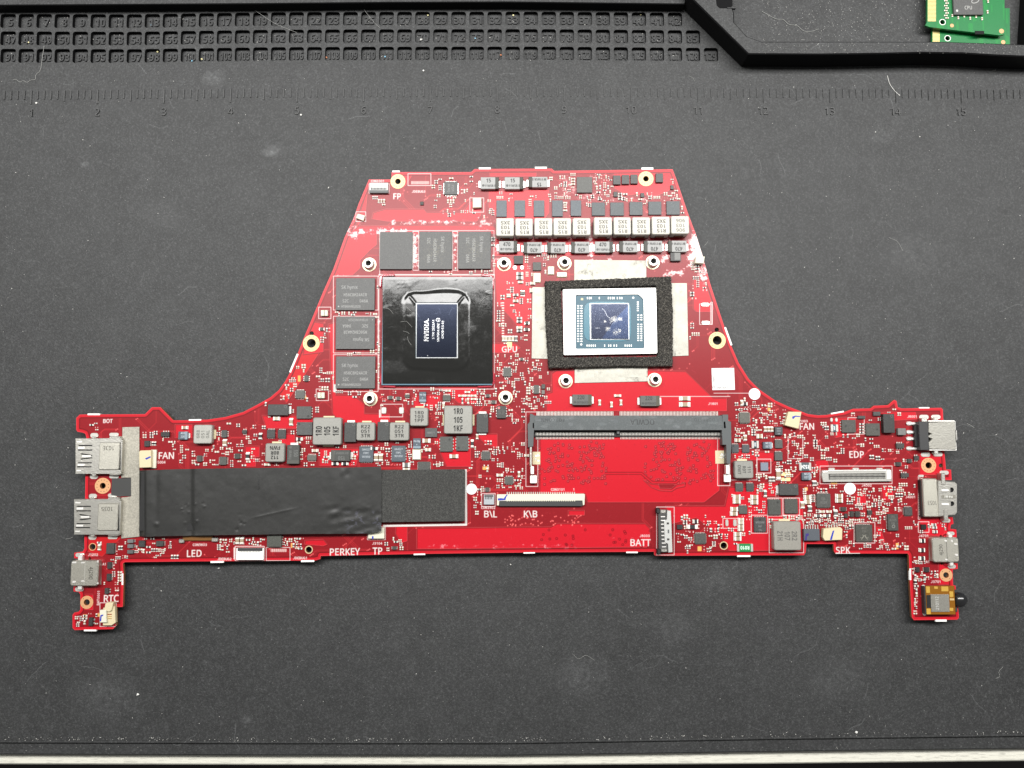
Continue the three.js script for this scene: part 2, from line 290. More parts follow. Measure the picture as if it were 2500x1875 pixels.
const edgeLeftLeg = [[301, 1390], [302, 1400], [301.5, 1427], [300, 1479], [299, 1482], [283.5, 1482], [284, 1527], [276, 1536], [182, 1538.5], [177, 1533], [177, 1501], [181.7, 1495.5], [192, 1493.5], [196, 1488], [196, 1451], [192, 1445.5], [179.5, 1444], [179.5, 1431], [195, 1430], [196, 1364], [181, 1363], [181, 1349.5], [202, 1346.6], [206, 1340], [206, 1307], [206.5, 1262], [207.7, 1216], [208.5, 1159], [210.6, 1067], [208, 1059], [201, 1056], [189, 1054], [186, 1049.4], [186, 1020.5], [194.7, 1012]];
const edgeLeft = [[353.8, 1011], [371, 994], [391.5, 994], [423, 1026], [449, 1026], [507, 1024.4], [550, 1018], [593.6, 1006], [630, 987], [660, 970], [680, 953], [696, 931], [707, 911], [727.5, 861], [747, 812], [760, 782], [789, 712], [814, 656], [841, 580], [863.5, 532], [876, 496], [900.6, 438]];
const outline = [...edgeTop, ...edgeRight, ...edgePorts, ...edgeBottom, ...edgeLeftLeg, ...edgeLeft];
const inOutline = (u, v) => { let k = false; for (let i = 0, j = outline.length - 1; i < outline.length; j = i++) { const a = outline[i], b = outline[j]; if ((a[1] > v) !== (b[1] > v) && u < (b[0] - a[0]) * (v - a[1]) / (b[1] - a[1]) + a[0]) k = !k; } return k; };
const edgeDist = (u, v) => { let m = 1e9; for (let i = 0, j = outline.length - 1; i < outline.length; j = i++) { const a = outline[i], b = outline[j], dx = b[0] - a[0], dy = b[1] - a[1], t = Math.min(1, Math.max(0, ((u - a[0]) * dx + (v - a[1]) * dy) / (dx * dx + dy * dy))); m = Math.min(m, Math.hypot(u - a[0] - t * dx, v - a[1] - t * dy)); } return m; };

const [b0, b1] = [P(150, 395, BT), P(2370, 1555, BT)], BX = b0[0] - 0.004, BZ = b0[1], BW = b1[0] - b0[0] + 0.010, BD = b1[1] - b0[1];
const PW = 2048, PH = Math.round(PW * BD / BW), KP = PW / BW, [pcbCanvas, pc] = canvas(PW, PH);
const T = (u, v) => { const p = P(u, v, BT); return [(p[0] - BX) * KP, (p[1] - BZ) * KP]; };
const path = (pts, close = true) => { pc.beginPath(); pts.forEach((p, i) => { const q = T(...p); i ? pc.lineTo(...q) : pc.moveTo(...q); }); if (close) pc.closePath(); };
const RED = '#bb1826', DARK = '#84171e', LINE = '#6d1015', LITE = '#de5557', SILK = '#d2cfca', TIN = '#dcd9cf', GOLD = '#dca65c', PALE = '#ecd79a';
pc.fillStyle = DARK; pc.fillRect(0, 0, PW, PH);
const pour = (pts, col = RED) => { path(pts); pc.fillStyle = col; pc.fill(); pc.strokeStyle = 'rgba(110,14,20,.85)'; pc.lineWidth = 2.2; pc.stroke(); pc.save(); pc.translate(-0.7, -0.8); pc.strokeStyle = 'rgba(232,110,108,.6)'; pc.lineWidth = 0.9; path(pts); pc.stroke(); pc.restore(); };
const silk = (pts, w = 2.4, close = true) => { path(pts, close); pc.strokeStyle = SILK; pc.lineWidth = w; pc.stroke(); };
const silkRect = (u0, v0, u1, v1, w = 2.2) => silk([[u0, v0], [u1, v0], [u1, v1], [u0, v1]], w);
function text(s, u, v, size, deg = 0, opt = {}) {
  const q = T(u, v); pc.save(); pc.translate(...q); pc.rotate(deg * Math.PI / 180); pc.scale(opt.sx || 1, 1); pc.fillStyle = opt.color || SILK; pc.textAlign = 'center'; pc.textBaseline = 'middle';
  pc.font = `${opt.bold ? 'bold ' : ''}${size * 0.95}px ${opt.font || 'sans-serif'}`; pc.fillText(s, 0, 0); if (opt.stroke) { pc.strokeStyle = pc.fillStyle; pc.lineWidth = opt.stroke; pc.strokeText(s, 0, 0); } pc.restore();
}
const dot = (u, v, r, col) => { const q = T(u, v); pc.fillStyle = col; pc.beginPath(); pc.arc(q[0], q[1], r * 0.95, 0, 7); pc.fill(); };
const ring = (u, v, r, col, w = 1) => { const q = T(u, v); pc.strokeStyle = col; pc.lineWidth = w; pc.beginPath(); pc.arc(q[0], q[1], r * 0.95, 0, 7); pc.stroke(); };
const fillRect = (u0, v0, u1, v1, col) => { path([[u0, v0], [u1, v0], [u1, v1], [u0, v1]]); pc.fillStyle = col; pc.fill(); };
// routed bundles of traces in the dark fields
for (let k = 0; k < 520; k++) {
  let u = rr(180, 2340), v = rr(410, 1520); if (!inOutline(u, v)) continue;
  let a = ri(0, 7) * Math.PI / 4; const n = pick([1, 1, 2, 2, 3]), segs = ri(2, 5), pts = [[u, v]];
  for (let s = 0; s < segs; s++) { const l = rr(8, 70); u += Math.cos(a) * l; v += Math.sin(a) * l; pts.push([u, v]); a += pick([-1, 1]) * Math.PI / 4; }
  const al = rr(0.25, 0.75), gap = rr(2.8, 4);
  for (let i = 0; i < n; i++) {
    const off = pts.map((p) => [p[0] + i * gap, p[1] - i * gap * 0.6]);
    pc.lineJoin = 'round'; path(off, false); pc.strokeStyle = `rgba(196,52,54,${al})`; pc.lineWidth = 1.1; pc.stroke();
    for (const e of [off[0], off[off.length - 1]]) dot(e[0], e[1], 1.6, 'rgba(222,100,98,.9)');
  }
}
for (let k = 0; k < 1500; k++) { const u = rr(180, 2340), v = rr(410, 1520); if (noise(u / 60, v / 60) > 0.5) { dot(u, v, rr(1.2, 2), 'rgba(219,104,100,.8)'); if (rnd() < 0.5) dot(u, v, 0.7, '#5d0d11'); } }
// copper pours
pour([[866, 552], [1204, 550], [1210, 558], [1210, 572], [920, 572], [920, 598], [903, 612], [880, 636], [880, 655], [862, 672], [812, 676], [843, 590]]);
pour([[942, 511], [1035, 511], [1042, 519], [1130, 519], [1150, 490], [1175, 490], [1175, 525], [1165, 541], [945, 541], [908, 535], [912, 520]]);
pour([[960, 424], [1010, 424], [990, 455], [960, 460]]); pour([[894, 470], [900, 445], [893, 525], [868, 560]]);
pour([[1193, 465], [1341, 462], [1341, 520], [1330, 535], [1215, 535], [1193, 505]]); pour([[1196, 421], [1310, 421], [1310, 431], [1196, 431]]);
pour([[1497, 420], [1640, 418], [1655, 455], [1625, 470], [1600, 480], [1550, 475], [1533, 478], [1500, 460]]);
pour([[1207, 580], [1480, 580], [1480, 625], [1207, 625]]);
pour([[1207, 632], [1285, 632], [1295, 665], [1298, 770], [1280, 800], [1265, 800], [1250, 780], [1212, 740]]);
pour([[1185, 838], [1258, 838], [1272, 850], [1250, 862], [1190, 862]]);
pour([[1347, 912], [1358, 905], [1582, 905], [1674, 907], [1741, 972], [1775, 973], [1775, 1004], [1334, 1004], [1335, 962], [1348, 958]]);
pour([[1318, 1062], [1757, 1062], [1757, 1198], [1720, 1227], [1435, 1227], [1428, 1205], [1318, 1205]]);
pour([[1018, 1290], [1150, 1289], [1345, 1287], [1360, 1279], [1575, 1279], [1588, 1292], [1588, 1325], [1580, 1337], [1018, 1341]]);
pour([[1625, 1236], [1770, 1236], [1780, 1190], [1850, 1190], [1870, 1215], [1960, 1215], [1965, 1345], [1780, 1345], [1760, 1310], [1700, 1265], [1640, 1280]]);
pour([[802, 792], [818, 788], [820, 965], [860, 965], [890, 985], [890, 1010], [952, 1012], [952, 1042], [842, 1042], [812, 1010]]);
pour([[1693, 680], [1722, 690], [1744, 755], [1738, 762], [1700, 762], [1693, 755]]);
pour([[680, 960], [706, 925], [735, 860], [780, 862], [700, 985]], '#b81c21'); pour([[745, 820], [760, 785], [790, 790], [790, 860], [740, 866]]);
pour([[1010, 965], [1075, 964], [1075, 978], [1055, 1000], [1010, 1000]]); pour([[1075, 945], [1165, 945], [1165, 985], [1120, 985]]);
pour([[1060, 1070], [1150, 1070], [1150, 1140], [1090, 1140]]); pour([[1160, 1060], [1215, 1060], [1215, 1095], [1185, 1085]]);
pour([[640, 1015], [760, 1015], [770, 1048], [650, 1046]]); pour([[690, 1060], [720, 1060], [720, 1130], [640, 1138]]); pour([[780, 1095], [880, 1095], [870, 1138], [780, 1138]]);
pour([[599, 1090], [634, 1090], [634, 1116], [598, 1116]]); pour([[598, 1118], [625, 1118], [625, 1140], [600, 1140]]); pour([[428, 1037], [470, 1037], [470, 1070], [428, 1070]]);
pour([[800, 1330], [790, 1318], [745, 1320], [744, 1330], [790, 1334]]); pour([[967, 1286], [995, 1286], [995, 1322], [980, 1326], [966, 1304]]);
pour([[1388, 1247], [1428, 1247], [1428, 1259], [1388, 1259]]); pour([[1860, 1180], [1900, 1180], [1895, 1212], [1860, 1212]]); pour([[1990, 1125], [2020, 1122], [2025, 1140], [1990, 1146]]);
pour([[2088, 1205], [2112, 1203], [2118, 1235], [2088, 1235]]); pour([[2152, 1188], [2180, 1188], [2182, 1222], [2155, 1222]]); pour([[2135, 1285], [2150, 1288], [2162, 1325], [2150, 1322]]);
pour([[2245, 1104], [2304, 1106], [2307, 1160], [2245, 1160]]); pour([[2292, 1370], [2325, 1372], [2325, 1428], [2292, 1428]]); pour([[2240, 1265], [2320, 1262], [2320, 1310], [2262, 1308]]);
pour([[208, 1310], [300, 1310], [250, 1360], [208, 1345]], '#b01c20'); pour([[2030, 1020], [2090, 1020], [2090, 1060], [2040, 1070]]); pour([[2136, 1010], [2235, 1000], [2240, 1024], [2150, 1030]]);
pour([[1790, 1100], [1890, 1105], [1888, 1128], [1790, 1120]]); pour([[206, 1452], [228, 1452], [228, 1490], [205, 1490]]);
// via fields under the memory slot
{ const spots = []; for (let i = -6; i <= 6; i++) for (let j = -8; j <= 8; j++) { const g = noise(i / 2.2 + 40, j / 2.6 + 11); if (g > 0.36 && hash(i + 50, j + 60) > 0.36) spots.push([i * 6.6, j * 6.2]); }
  for (const [cu, cv, f] of [[1354, 1132, 1], [1440, 1130, -1], [1614, 1128, 1], [1702, 1130, -1]]) for (const [x, y] of spots) { if (rnd() < 0.3) continue; const u = cu + x + f * 2 + rr(-2.6, 2.6), v = cv + y + rr(-2.4, 2.4); dot(u, v, 2.2, '#c9303a'); ring(u, v, 2.4, 'rgba(84,6,14,.95)', 1.25); ring(u - 0.5, v - 0.7, 2.3, 'rgba(240,130,126,.5)', 0.7); } }
for (let k = 0; k < 60; k++) { const u = rr(1320, 1590), v = rr(1292, 1335); if (rnd() < 0.5) ring(u, v, 2.4, 'rgba(105,10,18,.9)', 1.1); }
for (let k = 0; k < 60; k++) { const u = rr(1230, 1420), v = rr(1258, 1284); dot(u, v, 1.7, 'rgba(225,105,100,.9)'); }
path([[1477, 1156], [1566, 1156], [1592, 1178], [1650, 1178], [1658, 1172]], false); pc.strokeStyle = 'rgba(110,12,18,.95)'; pc.lineWidth = 6; pc.stroke(); pc.strokeStyle = RED; pc.lineWidth = 3.4; pc.stroke();
pour([[1572, 1173], [1590, 1182], [1612, 1184], [1650, 1184], [1672, 1180], [1672, 1188], [1652, 1192], [1640, 1200], [1610, 1198], [1590, 1190]]); pour([[1608, 1183], [1645, 1183], [1650, 1186], [1640, 1194], [1612, 1193]], DARK);
// the copper band that follows the outline
path(outline); pc.save(); pc.clip(); pc.strokeStyle = LINE; pc.lineWidth = 17; pc.stroke(); pc.strokeStyle = '#b91a27'; pc.lineWidth = 12; pc.stroke(); pc.strokeStyle = 'rgba(226,90,90,.55)'; pc.lineWidth = 2.5; pc.stroke(); pc.restore();
// mottled tone of the copper under the lacquer
for (let k = 0; k < 26000; k++) { const u = rr(175, 2345), v = rr(408, 1540); const q = T(u, v); pc.fillStyle = rnd() < 0.5 ? `rgba(60,0,8,${0.10 * rnd()})` : `rgba(255,90,90,${0.10 * rnd()})`; const s = rr(0.8, 3.2); pc.fillRect(q[0], q[1], s, s * rr(0.5, 1)); }
for (let k = 0; k < 90; k++) { let u = rr(820, 1800), v = rr(900, 1345); pc.beginPath(); pc.moveTo(...T(u, v)); const a = rr(0, 6.3); pc.lineTo(...T(u + Math.cos(a) * rr(3, 14), v + Math.sin(a) * rr(3, 14))); pc.strokeStyle = 'rgba(240,150,150,.22)'; pc.lineWidth = 0.6; pc.stroke(); }
// whitish flux residue with lamp glare painted in: blotches with ragged outlines
function fluxGlare(u0, v0, u1, v1, thr, al) {
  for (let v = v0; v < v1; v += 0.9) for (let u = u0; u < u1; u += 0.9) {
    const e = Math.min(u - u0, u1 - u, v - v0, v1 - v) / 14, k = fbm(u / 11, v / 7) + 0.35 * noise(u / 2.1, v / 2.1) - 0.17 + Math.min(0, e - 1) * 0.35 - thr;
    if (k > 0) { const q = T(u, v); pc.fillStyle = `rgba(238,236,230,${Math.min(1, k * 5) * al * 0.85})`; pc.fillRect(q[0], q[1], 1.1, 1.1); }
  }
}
fluxGlare(868, 552, 1010, 580, 0.40, 0.95); fluxGlare(925, 565, 1030, 660, 0.34, 0.95); fluxGlare(1100, 565, 1122, 650, 0.36, 0.9); fluxGlare(940, 536, 1165, 548, 0.30, 0.9); fluxGlare(1160, 525, 1210, 562, 0.42, 0.7);
fluxGlare(1676, 562, 1722, 652, 0.26, 1); fluxGlare(1430, 575, 1456, 640, 0.28, 1); fluxGlare(1326, 572, 1345, 632, 0.4, 0.9); fluxGlare(1612, 582, 1640, 645, 0.4, 0.85); fluxGlare(1480, 620, 1505, 645, 0.4, 0.8); fluxGlare(1618, 655, 1672, 675, 0.3, 0.9); fluxGlare(1700, 640, 1735, 705, 0.40, 0.9); fluxGlare(1205, 590, 1225, 640, 0.42, 0.8);
fluxGlare(840, 520, 880, 590, 0.44, 0.7); fluxGlare(1360, 420, 1480, 500, 0.55, 0.35); fluxGlare(1480, 470, 1680, 495, 0.54, 0.4); fluxGlare(820, 668, 935, 678, 0.4, 0.7); fluxGlare(914, 740, 935, 860, 0.48, 0.7);
fluxGlare(1030, 1318, 1420, 1350, 0.6, 0.3); fluxGlare(1480, 1300, 1560, 1322, 0.58, 0.3);
// silkscreen lettering and frames
for (const [s, u, v, z, d, o] of [['FAN', 406, 1112, 21, -1, {}], ['LED', 474, 1351, 21, -1, { bold: true }], ['PERKEY', 841, 1347, 21, -1, { bold: true }], ['TP', 922, 1345, 21, -1, { bold: true }], ['RTC', 271, 1461, 21, -1, {}], ['BOT', 263, 1027.5, 12, -1, { bold: true }], ['GPU', 1244, 853, 19, 0, {}], ['FP', 969, 479, 19, 0, {}], ['FAN', 1970, 1041, 20, 0, {}], ['EDP', 2091, 1110, 20, 0, {}], ['BATT', 1563, 1325, 21, 0, { bold: true }], ['K\\B', 1295, 1255, 21, 0, { bold: true }], ['B\\L', 1197, 1255, 21, 0, { bold: true }], ['SPK', 2058, 1344, 20, 0, { bold: true }]]) text(s, u, v, z, d, { stroke: 0.45 });
for (const [s, u, v, d] of [['J5004', 392, 1129, -1], ['CON5603', 488, 1330, 0], ['JDEBUG2', 548, 1365, 0], ['JDEBUG1', 733, 1363, 0], ['J3104', 921, 1327, 0], ['J1202', 227, 1355, 0], ['J1601', 1741, 986, 0], ['CON3502', 1192, 1240, 0], ['CON3101', 1362, 1195, 0], ['J6003', 1574, 1309, 0], ['J4502', 2116, 1185, 0], ['J6001', 2227, 1017, 0], ['J4001', 2223, 1214, 0], ['J4701', 2255, 1309, 0], ['J3701', 2285, 1421, 0], ['CON3301', 922, 442.5, 0], ['JDEBUG3', 1022, 468, 0], ['J5003', 1960, 1028, 0], ['BAT0001', 240, 1460, -90], ['A1', 255, 1378, 0], ['A1', 2265, 1372, 0], ['20', 2158, 1247, 0], ['21', 2197, 1247, 0], ['1', 1401, 1195, 0], ['1', 1646, 1261, 0]]) text(s, u, v, 8.2, d, { bold: true, font: 'monospace', sx: 0.95 });
for (const r of [[814, 674, 923, 757], [814, 772, 923, 862], [814, 866, 923, 956], [1008, 565, 1022, 660], [1105, 565, 1117, 660], [927, 563, 1206, 672], [925, 670, 1207, 950], [996, 424, 1052, 453], [1147, 483, 1181, 518], [869, 517, 893, 541], [778, 750, 808, 778], [772, 950, 802, 978], [901, 449, 950, 472], [930, 987, 983, 1018], [1735, 738, 1739, 792], [1708, 742, 1738, 792], [1284, 1006, 1313, 1188], [1752, 1050, 1782, 1186], [1780, 1095, 1848, 1172], [1848, 1121, 1882, 1155], [1924, 1066, 1960, 1120], [2002, 1138, 2178, 1181], [2242, 1274, 2268, 1300], [244, 1472, 284, 1530], [1765, 1266, 1808, 1290], [1603, 1238, 1646, 1355], [650, 1337, 708, 1369], [574, 1334, 645, 1369], [897, 1286, 941, 1318], [2242, 1162, 2246, 1268], [1176, 1205, 1209, 1237], [1878, 1268, 1962, 1350], [1874, 1216, 1910, 1260], [1913, 1216, 1952, 1258], [2070, 1020, 2110, 1060], [2085, 1276, 2136, 1326], [1834, 1258, 1874, 1302]]) silkRect(...r, 1.5);
silk([[1137, 1146], [1138, 1281], [935, 1284]], 5, false); silk([[927, 1000], [927, 1020]], 3, false); silk([[2037, 1354], [2100, 1353]], 5, false);
fillRect(815, 938, 822, 958, SILK); fillRect(570, 1337, 575, 1366, 'rgba(233,230,225,.8)');
silk([[1783, 968], [1603, 968]], 1.4, false); silk([[1838, 960], [1742, 960]], 1.2, false);
for (const [u, v] of [[651, 960], [700, 966], [1305, 1000]]) dot(u, v, 3, 'rgba(225,90,90,.8)');
for (const [u0, v0, u1, v1] of [[1238, 829, 1250, 848], [727, 917, 734, 932], [734, 966, 748, 974], [2028, 1175, 2044, 1182], [1907, 1153, 1930, 1162], [1907, 1166, 1930, 1175], [1874, 988, 1881, 1004], [2164, 1202, 2167, 1212], [2187, 1326, 2194, 1341], [238, 1498, 248, 1506], [204, 1500, 211, 1512], [270, 1340, 279, 1347], [1178, 1139, 1194, 1147], [2128, 1353, 2140, 1360], [710, 1326, 714, 1338], [722, 1330, 726, 1341], [1703, 1334, 1713, 1346], [1964, 1190, 1972, 1198]]) { path([[u0, v0], [u1, v0], [u1, v1], [u0, v1]]); pc.fillStyle = (v1 - v0) * (u1 - u0) > 180 ? PALE : GOLD; pc.fill(); }
for (let k = 0; k < 26; k++) { fillRect(1004 + k * 1.7, 442, 1005 + k * 1.7, 450, TIN); fillRect(661 + k * 1.5, 1340, 662 + k * 1.5, 1348, TIN); }
for (let k = 0; k < 14; k++) fillRect(1225, 738 + k * 6.2, 1231, 741 + k * 6.2, TIN);
const taken = [];                                     // photo rectangles that a part stands on
const free = (u0, v0, u1, v1) => !taken.some((r) => u0 < r[2] && u1 > r[0] && v0 < r[3] && v1 > r[1]);
for (const [u, v, hw, hh] of [[406, 1112, 26, 12], [474, 1351, 27, 12], [841, 1347, 50, 12], [922, 1345, 18, 12], [271, 1461, 28, 12], [263, 1027.5, 18, 8], [1244, 853, 22, 11], [969, 479, 16, 11], [1970, 1041, 30, 12], [2091, 1110, 28, 12], [1563, 1325, 34, 12], [1295, 1255, 28, 12], [1197, 1255, 28, 12], [2058, 1344, 24, 12], [1151, 1194, 15, 15], [1842, 962, 16, 16], [2075, 1193, 16, 16], [1766, 925, 32, 32], [1741, 986, 18, 6], [1192, 1240, 22, 5], [1362, 1195, 22, 5], [488, 1330, 22, 5], [548, 1365, 20, 5], [733, 1363, 20, 5], [921, 1327, 15, 5], [227, 1355, 16, 5], [2227, 1017, 16, 5], [2223, 1214, 16, 5], [2255, 1309, 14, 5], [2285, 1421, 14, 5], [240, 1460, 6, 20], [2116, 1185, 16, 5], [1022, 468, 18, 5], [392, 1129, 14, 5], [1023, 438, 30, 17], [680, 1352, 30, 18]]) taken.push([u - hw, v - hh, u + hw, v + hh]);
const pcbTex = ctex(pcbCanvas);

const screwHoles = [[971.5, 443, 18.5, 7, 0], [1577, 436.5, 18.8, 7, 0], [760, 838, 20.5, 11, 0], [1751, 831, 20.8, 11, 0], [251, 1186, 19, 7, 1], [212, 1470.5, 15.3, 7, 1], [2267, 1136, 18, 7.5, 1], [2309.5, 1404, 15.3, 6.5, 1], [226, 1335, 9, 7, 1], [754, 1342, 9.5, 7.2, 2], [1767, 1332, 9.8, 7.5, 2]];
const plainHoles = [[761, 814, 5.2], [1750, 805, 5.4], [2297, 1136.5, 5], [219, 1363.5, 3], [2297, 1309, 3], [219, 1431, 3], [2299, 1376, 3]];
{
  const holes = [...screwHoles.map((h) => circle(...P(h[0], h[1], BT), h[3] * PX, 24)), ...plainHoles.map((h) => circle(...P(h[0], h[1], BT), h[2] * PX, 18))];
  const g = planar(prism(poly(outline, BT), BB, BT, 0, holes), BX, BZ, BW, BD);
  for (const h of screwHoles) taken.push([h[0] - h[2] - 2, h[1] - h[2] - 2, h[0] + h[2] + 2, h[1] + h[2] + 2]); for (const h of plainHoles) taken.push([h[0] - 8, h[1] - 8, h[0] + 8, h[1] + 8]);
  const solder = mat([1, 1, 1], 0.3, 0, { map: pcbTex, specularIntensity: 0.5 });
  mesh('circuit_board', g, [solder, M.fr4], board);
  for (const [u, v, R, r, kind] of screwHoles) {
    const p = P(u, v, BT), o = mesh('screw_pad', prism(circle(p[0], p[1], R * PX, 36), BT, BT + 0.00006, 0, [circle(p[0], p[1], r * PX + 0.00003, 28)]), kind === 1 ? M.copperPad : kind === 2 ? mat([0.58, 0.47, 0.27], 0.45, 0.2) : mat([0.60, 0.48, 0.24], 0.45, 0.2), board);
    if (R > 12) { const n = R > 16 ? 12 : 4, vs = []; for (let i = 0; i < n; i++) { const a = (i + 0.5) / n * 6.283, q = prism(circle(p[0] + Math.cos(a) * (R + r) / 2 * PX * 1.08, p[1] + Math.sin(a) * (R + r) / 2 * PX * 1.08, 0.00013, 8), BT + 0.00004, BT + 0.00008); vs.push(q); } mesh('via', merge(vs), M.hole, o); }
  }
  // white edge tabs where the panel was broken out
  for (const [u0, v0, u1, v1, t] of [[958, 418.5, 976, 418.5, 4], [1169, 411, 1198, 411, 4.5], [1306, 409.5, 1335, 409.5, 4.5], [1566, 411.5, 1595, 411.5, 5], [214, 1011.5, 244, 1011.5, 4], [461, 1025.5, 491, 1025, 3.5], [514, 1372, 546, 1371.5, 4.5], [735, 1370, 767, 1369.5, 4.5], [1010, 1353.5, 1038, 1353, 3.5], [1278, 1350, 1306, 1349.5, 3], [1529, 1348.5, 1557, 1348.5, 3.5], [1800, 1357.5, 1832, 1357.5, 4], [2284, 1515, 2311, 1515, 5], [205, 1539, 235, 1539, 4], [2244, 995.5, 2269, 995.5, 3], [2029, 1010, 2060, 1004.5, 3.5], [1770, 799, 1786, 843, 4.5], [727, 864, 708, 909, 4.5], [299, 1400, 299, 1428, 4], [2222, 1388, 2222.5, 1416, 4]]) {
    const l = Math.hypot(u1 - u0, v1 - v0), nx = -(v1 - v0) / l * t / 2, ny = (u1 - u0) / l * t / 2;
    mesh('edge_tab', prism(poly([[u0 + nx, v0 + ny], [u1 + nx, v1 + ny], [u1 - nx, v1 - ny], [u0 - nx, v0 - ny]], BT), BB + 0.0004, BT + 0.00005), M.white, board);
  }
  for (const [u, v, r] of [[1151, 1194, 13], [1842, 962, 14], [2075, 1193, 14]]) mesh('round_sticker', prism(circle(...P(u, v, BT), r * PX, 36), BT, BT + 0.0001, 0.00003), mat([0.86, 0.87, 0.88], 0.45), board);
}

// ------------------------------------------------------------------ components
const claim = (u0, v0, u1, v1, m = 2) => taken.push([u0 - m, v0 - m, u1 + m, v1 + m]);
// body with a printed top; its top face is seen at the photo rectangle, h mm above the board
function body(name, u0, v0, u1, v1, h, bg, draw, o = {}) {
  claim(u0, v0, u1, v1, o.m ?? 2);
  const a = P(u0, v0, BT + h * MM), c = P(u1, v1, BT + h * MM), w = c[0] - a[0], d = c[1] - a[1], base = (o.base || 0) * MM;
  const q = cell(u1 - u0, v1 - v0, bg, draw, o.grain ?? 0.12);
  const g = printOn(prism(rrect(w, d, (o.r ?? 0.12) * MM), 0, h * MM - base, (o.b ?? 0.06) * MM), w, d, q);
  const m = mesh(name, g, o.mat || M.epoxy, o.parent || board, o.label);
  m.position.set((a[0] + c[0]) / 2, BT + base, (a[1] + c[1]) / 2); m.rotation.y = (o.rot || 0) * Math.PI / 180;
  m.userData.size = [w, d, h * MM]; return m;
}
// legs along the sides of a body: little tinned feet on the board
function legs(m, sides, n, len = 0.35, fr = 0.85) {
  const [w, d] = m.userData.size, gs = [];
  for (const s of sides) { const along = 'tb'.includes(s) ? w : d, k = Array.isArray(n) ? n[sides.indexOf(s)] : n;
    for (let i = 0; i < k; i++) { const t = ((i + 0.5) / k - 0.5) * along * fr, pw = along * fr / k * 0.5, g = 'tb'.includes(s) ? new THREE.BoxGeometry(pw, 0.00014, len * MM) : new THREE.BoxGeometry(len * MM, 0.00014, pw);
      const e = (('tb'.includes(s) ? d : w) + len * MM) / 2 - 0.00008; g.translate(s === 'l' ? -e : s === 'r' ? e : t, 0.00008, s === 't' ? -e : s === 'b' ? e : t); gs.push(g); } }
  mesh('legs', merge(gs), M.pin, m); return m;
}
// flat metal terminal beside a body, [side, width mm, reach mm, height mm]
function terminal(m, side, wide, reach, tall = 0.25, mt = M.tin) {
  const [w, d] = m.userData.size, tb = 'tb'.includes(side), g = prism(rrect((tb ? wide : reach) * MM, (tb ? reach : wide) * MM, 0.00015), 0, tall * MM, 0.00003), e = ((tb ? d : w) + reach * MM) / 2 - 0.0001;
  g.translate(side === 'l' ? -e : side === 'r' ? e : 0, 0, side === 't' ? -e : side === 'b' ? e : 0); mesh('terminal', g, mt, m); return m;
}
const faint = 'rgba(190,190,186,.45)';
// --- memory chips around the graphics processor
const hy = (deg) => both(lines(['SK hynix'], 11, 12, 'rgba(200,200,198,.55)', deg, { y: deg ? 16 : -16, x: deg ? 14 : -14, sx: 0.95 }), lines(['H56C8H24AIR', 'S2C     046A'], 10, 15, 'rgba(196,196,193,.6)', deg, { y: deg ? -10 : 10, font: 'monospace', sx: 0.85 }));
for (const [u0, v0, u1, v1, k] of [[928, 566, 1006, 657, 0], [1024, 565, 1103, 657, 1], [1119, 565, 1198, 656, 1], [821, 679, 914, 757, 2], [821, 773, 914, 852, 3], [821, 870, 915, 948, 2]]) {
  const m = body('memory_chip', u0, v0, u1, v1, 1.15, '#565655', (c, w, h) => {
    if (k === 1) { c.save(); c.translate(w / 2, h / 2); c.rotate(Math.PI / 2); c.translate(-h / 2, -w / 2); hy(0)(c, h, w); c.restore(); for (let i = 0; i < 420; i++) { c.fillStyle = `rgba(170,160,120,${0.28 * rnd()})`; c.fillRect(w / 2 + (rnd() + rnd() - 1) * w * 0.5, h / 2 + (rnd() + rnd() - 1) * h * 0.45, 1.4, 1.2); } }
    if (k === 2) { hy(0)(c, w, h); c.fillStyle = 'rgba(205,205,200,.7)'; c.beginPath(); c.arc(7, h - 9, 1.7, 0, 7); c.fill(); lines(['HT8AVHNG3SZ8'], 8, 9, 'rgba(195,195,192,.6)', 0, { y: h / 2 - 9, x: -10, sx: 0.8 })(c, w, h); }
    if (k === 3) { hy(180)(c, w, h); lines(['HT8AVHNG3SZ8'], 8, 9, 'rgba(195,195,192,.5)', 180, { y: -h / 2 + 8, x: 6, sx: 0.8 })(c, w, h); c.fillStyle = 'rgba(205,205,200,.6)'; c.fillRect(w - 7, 7, 2, 2); }
  }, { label: ['matte memory chip without legible marking', 'memory chip with a dusty yellowish bloom', 'memory chip with upright grey lettering', 'memory chip with upside-down grey lettering'][k], base: 0.15, b: 0.04 });
  const [w, d] = m.userData.size, balls = []; for (let i = 0; i < 18; i++) { const s = new THREE.SphereGeometry(0.00022, 5, 3); s.translate((i / 17 - 0.5) * w * 0.94, -0.00008, d / 2 - 0.0002); balls.push(s); } mesh('solder_balls', merge(balls), M.solder, m).userData.kind = 'stuff';
}
